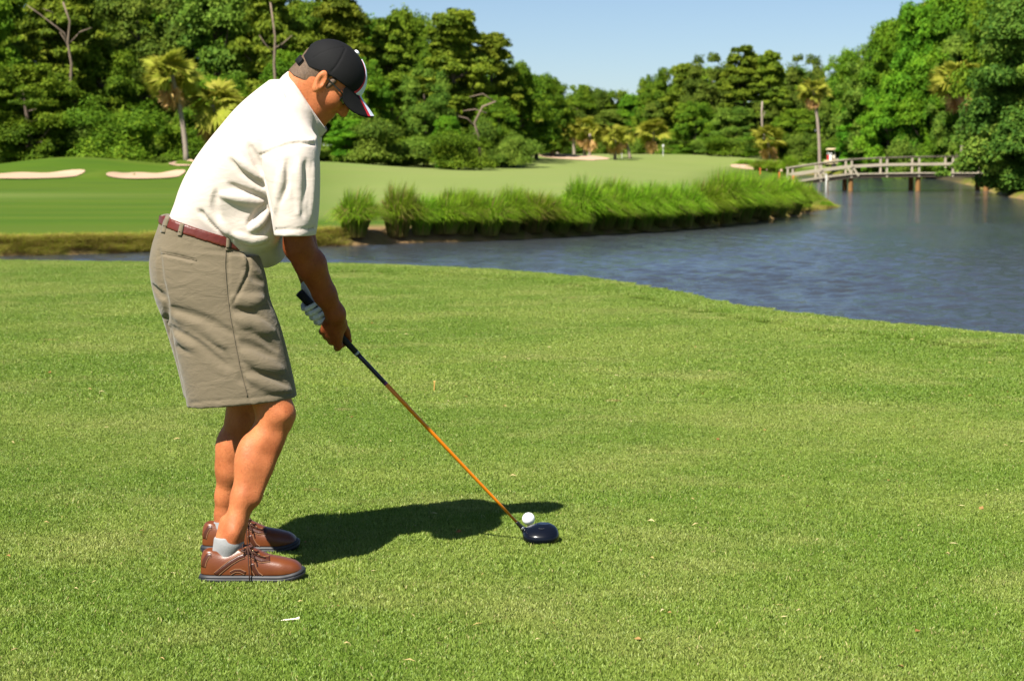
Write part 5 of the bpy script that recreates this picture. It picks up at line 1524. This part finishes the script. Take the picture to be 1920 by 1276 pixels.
# sole with toe spring
V = []; fs = []; n = 36
prof = [(t_, s_) for s_ in (1, -1) for t_ in (np.linspace(0, 1, n) if s_ == 1 else np.linspace(1, 0, n))]
def solring(z_, grow):
    R_ = []
    for t_, s_ in prof:
        w_ = float(hw_at(t_)) + grow
        x_ = HEELX + SL * t_ + (grow * (2 * t_ - 1))
        R_.append((x_, SY + s_ * -w_, SZ + z_ + 0.018 * max(0, t_ - 0.74) ** 2 / 0.0676))
    return R_
def ringmesh(levels, nm, mat, par):
    V = []; fs = []
    for z_, g_ in levels: V += solring(z_, g_)
    m = len(prof)
    for l in range(len(levels) - 1):
        for i in range(m): fs.append((l * m + i, l * m + (i + 1) % m, (l + 1) * m + (i + 1) % m, (l + 1) * m + i))
    fs.append(tuple(range(m - 1, -1, -1))); fs.append(tuple((len(levels) - 1) * m + i for i in range(m)))
    return mesh_obj(nm, V, fs, mat, par, True)
ringmesh([(-0.006, -0.003), (-0.002, 0.003), (0.011, 0.005), (0.013, 0.003)], 'sole', SOLE, shoe)
ringmesh([(0.0125, 0.003), (0.014, 0.0045), (0.019, 0.003), (0.025, -0.004)], 'midsole', SOLEG, shoe)
for pth, w_ in (([(404, 1077), (418, 1065), (432, 1054), (447, 1045), (458, 1041)], 8), ([(449, 1026), (462, 1034), (476, 1043), (490, 1049), (506, 1047)], 10), ([(473, 1056), (476, 1066), (482, 1076), (490, 1082)], 9),
                ([(381, 1062), (384, 1050), (390, 1040), (396, 1040)], 7), ([(432, 1074), (441, 1069), (450, 1069), (460, 1074)], 5)):
    rib(pth, w_, 0.0014, 'overlay', SHOED, shoe, shf, nc=4)
    q_ = np.array(pth, float); d_ = np.gradient(q_, axis=0); d_ /= np.linalg.norm(d_, axis=1)[:, None]; nn_ = np.stack([-d_[:, 1], d_[:, 0]], 1)
    for sg in ((1,) if pth[0] == (381, 1062) else (-1, 1)): rib([tuple(v) for v in q_ + nn_ * sg * (w_ * 0.5 + 0.4)], 1.1, 0.0020, 'stitching', STITCH, shoe, shf, nc=2)
def lace(pts, r=0.0022):
    mb = MB(); mb.tube(pts, r, 6); return mb.build('lace', LACE, shoe, True)
for (p0, p1) in (((452, 1022), (470, 1030)), ((460, 1028), (478, 1037)), ((470, 1034), (488, 1043)), ((480, 1040), (497, 1046)), ((455, 1031), (474, 1026)), ((466, 1038), (484, 1034))):
    P_, _n = shf.hit([p0, ((p0[0] + p1[0]) / 2, (p0[1] + p1[1]) / 2), p1])
    if not np.isnan(P_).any(): lace([p + q * 0.003 for p, q in zip(P_, _n)])
k0 = W(464, 1022, 5.53)
for loop in ([(0, 0, 0), (.010, -.012, .010), (.022, -.022, .000), (.012, -.020, -.016), (0, 0, 0)], [(0, 0, 0), (-.012, -.012, .006), (-.014, -.020, -.014), (-.004, -.014, -.018), (0, 0, 0)],
             [(0, 0, 0), (.004, -.020, -.012), (.006, -.026, -.040), (.008, -.028, -.075), (.009, -.030, -.100)], [(0, 0, 0), (.012, -.018, -.012), (.022, -.024, -.030), (.026, -.026, -.046)]):
    lace([k0 + np.array(q) for q in loop], 0.002)
for q in ((474, 1032), (485, 1039), (494, 1044)):
    P_, _n = shf.hit([q])
    if not np.isnan(P_).any():
        mb = MB(); mb.lathe([(0, 0), (0.0024, 0.0005), (0.003, 0.0), (0.003, -0.002)], 8); o = mb.build('eyelet', plain('brass_eyelet', (0.7, 0.5, 0.25), 0.3, 0.5, 0.8), shoe, True)
        o.location = tuple(P_[0] + _n[0] * 0.002); o.rotation_euler = Vector(_n[0]).to_track_quat('Z', 'Y').to_euler()
other = shoe.copy(); COL.objects.link(other); other.parent = person
other.location = (-0.064, 0.415, 0.0)
for ch in [c for c in bpy.data.objects if c.parent == shoe]:
    c = ch.copy(); COL.objects.link(c); c.parent = other

# ------------------------------------------------------------------ glove
gl = Field(BUTT - 0.16, BUTT + AX * 0.14 + 0.14, 0.003)
gl.cap(LWR, gp(0.070, 190, 0.032), 0.031, 0.028, 0.015)
gl.cap(LWR + (LEL - LWR) * 0.10, LWR, 0.034, 0.032, 0.01)
for s0, r in ((0.034, 0.0088), (0.054, 0.0098), (0.074, 0.0102), (0.094, 0.0100)):
    th = [205, 165, 125, 85, 45, 5, -30]
    gl.chain([gp(s0 + 0.003 * i, a, (0.034, 0.030, 0.026, 0.0245, 0.0240, 0.0235, 0.023)[i]) for i, a in enumerate(th)], [r * 1.1, r * 1.0, r * 0.96, r * .92, r * .92, r * .88, r * .8], 0.002)
gl.chain([gp(0.070, 215, 0.036), gp(0.105, 240, 0.028), gp(0.145, 255, 0.022)], [0.016, 0.012, 0.010], 0.008)
gl.build('glove', GLOVE, person)

# ------------------------------------------------------------------ golf club
club = empty('golf_club', tuple(HOSEL))
tag(club, 'driver with orange shaft and black head held by the golfer', 'golf club')
def along(s0, s1, r0, r1, nm, mat, n=14, k=6):
    pts = [BUTT + AX * (s0 + (s1 - s0) * i / k) - HOSEL for i in range(k + 1)]
    v, f = tube(pts, [r0 + (r1 - r0) * i / k for i in range(k + 1)], n)
    return mesh_obj(nm, v, f, mat, club, True)
along(-0.004, 0.275, 0.0142, 0.0092, 'grip', plain('black_rubber_grip', (0.010, 0.010, 0.011), 0.75, 0.3, var=0.3, scale=200, bump=0.3))
along(0.262, 0.270, 0.0098, 0.0096, 'grip_ring', plain('grip_ring_grey', (0.25, 0.27, 0.3), 0.4))
along(0.275, 0.405, 0.0074, 0.0070, 'shaft_band', plain('navy_shaft_band', (0.012, 0.010, 0.035), 0.25, 0.5))
along(0.400, 0.408, 0.0073, 0.0072, 'band_ring', plain('violet_band', (0.12, 0.02, 0.14), 0.3))
along(0.405, CL_LEN - 0.035, 0.0069, 0.0046, 'shaft', plain('orange_shaft_paint', (0.74, 0.21, 0.004), 0.28, 0.5, var=0.05))
along(CL_LEN - 0.036, CL_LEN - 0.008, 0.0058, 0.0068, 'ferrule', plain('black_ferrule', (0.012, 0.012, 0.012), 0.3))
along(CL_LEN - 0.009, CL_LEN - 0.002, 0.0069, 0.0071, 'ferrule_ring', plain('silver_ring', (0.6, 0.6, 0.58), 0.3, 0.5, 0.8))
hb = Field((-0.02, 6.00, 0.0), (0.20, 6.22, 0.12), 0.0025)
HCt = np.array(((1014 - 960) / F * 6.10, 6.10, 0.030))
def hs(z, x0, x1, y0, y1): return (z, HCt[0] + x0, HCt[0] + x1, HCt[1] + y0, HCt[1] + y1)
hb.stack([hs(0.004, -0.040, 0.046, -0.044, 0.046), hs(0.014, -0.054, 0.059, -0.056, 0.050), hs(0.026, -0.059, 0.063, -0.060, 0.052), hs(0.038, -0.058, 0.062, -0.057, 0.052),
          hs(0.050, -0.052, 0.058, -0.044, 0.051), hs(0.061, -0.038, 0.050, -0.024, 0.050), hs(0.068, -0.010, 0.032, 0.000, 0.046)], 2.2, 0.006, smooth=1.6)
hb.cap(HOSEL - AX * 0.012, HCt + np.array((-0.040, 0.022, 0.002)), 0.0072, 0.012, 0.012)
hb.cut(lambda X, Y, Z: np.maximum(0.007 - Z + 0 * X + 0 * Y, Y - (HCt[1] + 0.046) + 0 * X + 0 * Z), 0.004)
hm = NT('gloss_black_crown'); hm.fin((0.003, 0.004, 0.008), 0.26, None, 0.3, **{'Coat Weight': 0.08, 'Coat Roughness': 0.1})
head = hb.build('head', hm.m, club); head.location = tuple(-HOSEL)
fcx = Field((-0.02, 6.12, 0.0), (0.20, 6.19, 0.12), 0.002)
fcx.ell(HCt + np.array((0.008, 0.047, 0.006)), (0.042, 0.0030, 0.0335), None, 0.002)
fo = fcx.build('face', plain('brushed_face', (0.62, 0.64, 0.68), 0.3, 0.5, 0.7), head)
mb = MB(); mk = HCt + np.array((0.004, -0.026, 0.0305))
mb.tube([mk + np.array((0.010 * math.cos(a), 0.006 * math.sin(a), 0)) for a in np.linspace(0.6, 5.6, 12)], 0.0008, 5); mb.build('emblem', plain('grey_emblem', (0.05, 0.055, 0.06), 0.5), head)

# ------------------------------------------------------------------ ball and tees
def golf_ball(c, r=0.02135):
    nlat, nlon = 72, 120
    k = np.arange(336) + 0.5; ph = np.arccos(1 - 2 * k / 336); th = math.pi * (1 + 5 ** 0.5) * k
    D = np.stack([np.cos(th) * np.sin(ph), np.sin(th) * np.sin(ph), np.cos(ph)], 1)
    V = []
    for i in range(nlat + 1):
        for j in range(nlon):
            a, b = math.pi * i / nlat, 2 * math.pi * j / nlon
            V.append((math.sin(a) * math.cos(b), math.sin(a) * math.sin(b), math.cos(a)))
    V = np.array(V); ang = np.arccos(np.clip((V @ D.T).max(1), -1, 1))
    V = V * (r * (1 - 0.013 * np.clip(1 - (ang / 0.085) ** 2, 0, 1)))[:, None]
    f = [(i * nlon + j, (i + 1) * nlon + j, (i + 1) * nlon + (j + 1) % nlon, i * nlon + (j + 1) % nlon) for i in range(nlat) for j in range(nlon)]
    o = mesh_obj('golf_ball', V, f, plain('white_ball', (0.82, 0.82, 0.83), 0.3, 0.5), None, True, tuple(c))
    return o
BALL = W(991, 972, 6.19)
tag(golf_ball(BALL), 'white dimpled golf ball teed up just beyond the club head', 'golf ball')
def tee(loc, rot, mat, lab, hgt=0.05):
    mb = MB(); mb.lathe([(0.0, -0.012), (0.0022, 0.0), (0.0024, hgt * 0.72), (0.0042, hgt * 0.9), (0.0062, hgt), (0.0055, hgt), (0.0, hgt - 0.003)], 14)
    o = mb.build('golf_tee', mat, None, True); o.location = tuple(loc); o.rotation_euler = rot; tag(o, lab, 'golf tee'); return o
tee((BALL[0], BALL[1], 0.002), (0, 0, 0), plain('pale_wood_tee', (0.70, 0.52, 0.30), 0.5), 'wooden tee carrying the golf ball behind the club head', BALL[2] - 0.0213)
g1 = G(814, 733, 0.0); tee((g1[0], g1[1], 0.0), (0, 0.05, 0), plain('orange_wood_tee', (0.72, 0.36, 0.10), 0.5), 'lone orange wooden tee standing in the turf right of the shaft', 0.055)
g2 = G(533, 1163, 0.012); tee((g2[0], g2[1], 0.014), (0, math.radians(86), 0.15), plain('white_tee', (0.80, 0.70, 0.55), 0.5), 'broken pale tee lying on the turf below the brown shoe', 0.042)

# ------------------------------------------------------------------ loose clippings and dry leaf bits on the turf
def litter():
    rg = np.random.default_rng(44); V = []; fs = []; T = []
    for k in range(340):
        y = 4.6 + 10.5 * rg.random() ** 1.3; x = rg.uniform(-1, 1) * (0.28 * y + 0.2)
        z = float(height(x, y)[0]) + rg.uniform(0.008, 0.014)
        leafy = rg.random() < 0.16
        L, w = (rg.uniform(0.012, 0.026), rg.uniform(0.004, 0.009)) if leafy else (rg.uniform(0.012, 0.040), rg.uniform(0.0008, 0.0018))
        a = rg.uniform(0, 6.28); d = np.array((math.cos(a), math.sin(a), rg.normal(0, 0.15))); n = np.array((-math.sin(a), math.cos(a), rg.normal(0, 0.25))); c = np.array((x, y, z))
        b = len(V); bend = np.array((0, 0, rg.uniform(0.0, 0.3) * L))
        V += [c - d * L / 2, c + n * w + bend * .5, c + d * L / 2, c - n * w + bend]; fs.append((b, b + 1, b + 2, b + 3)); T += [rg.uniform(0.0, 0.35) if leafy else rg.uniform(0.45, 1)] * 4
    m = leaf_mat('dry_clippings', [(0.20, 0.07, 0.022), (0.42, 0.30, 0.11), (0.62, 0.54, 0.28)], 0.2)
    o = mesh_obj('grass_clippings', V, fs, m, None, False); set_attr(o.data, 'tint', T)
    tag(o, 'scattered straw clippings and brown leaf bits on the tee turf', 'clippings', kind='stuff')
litter()
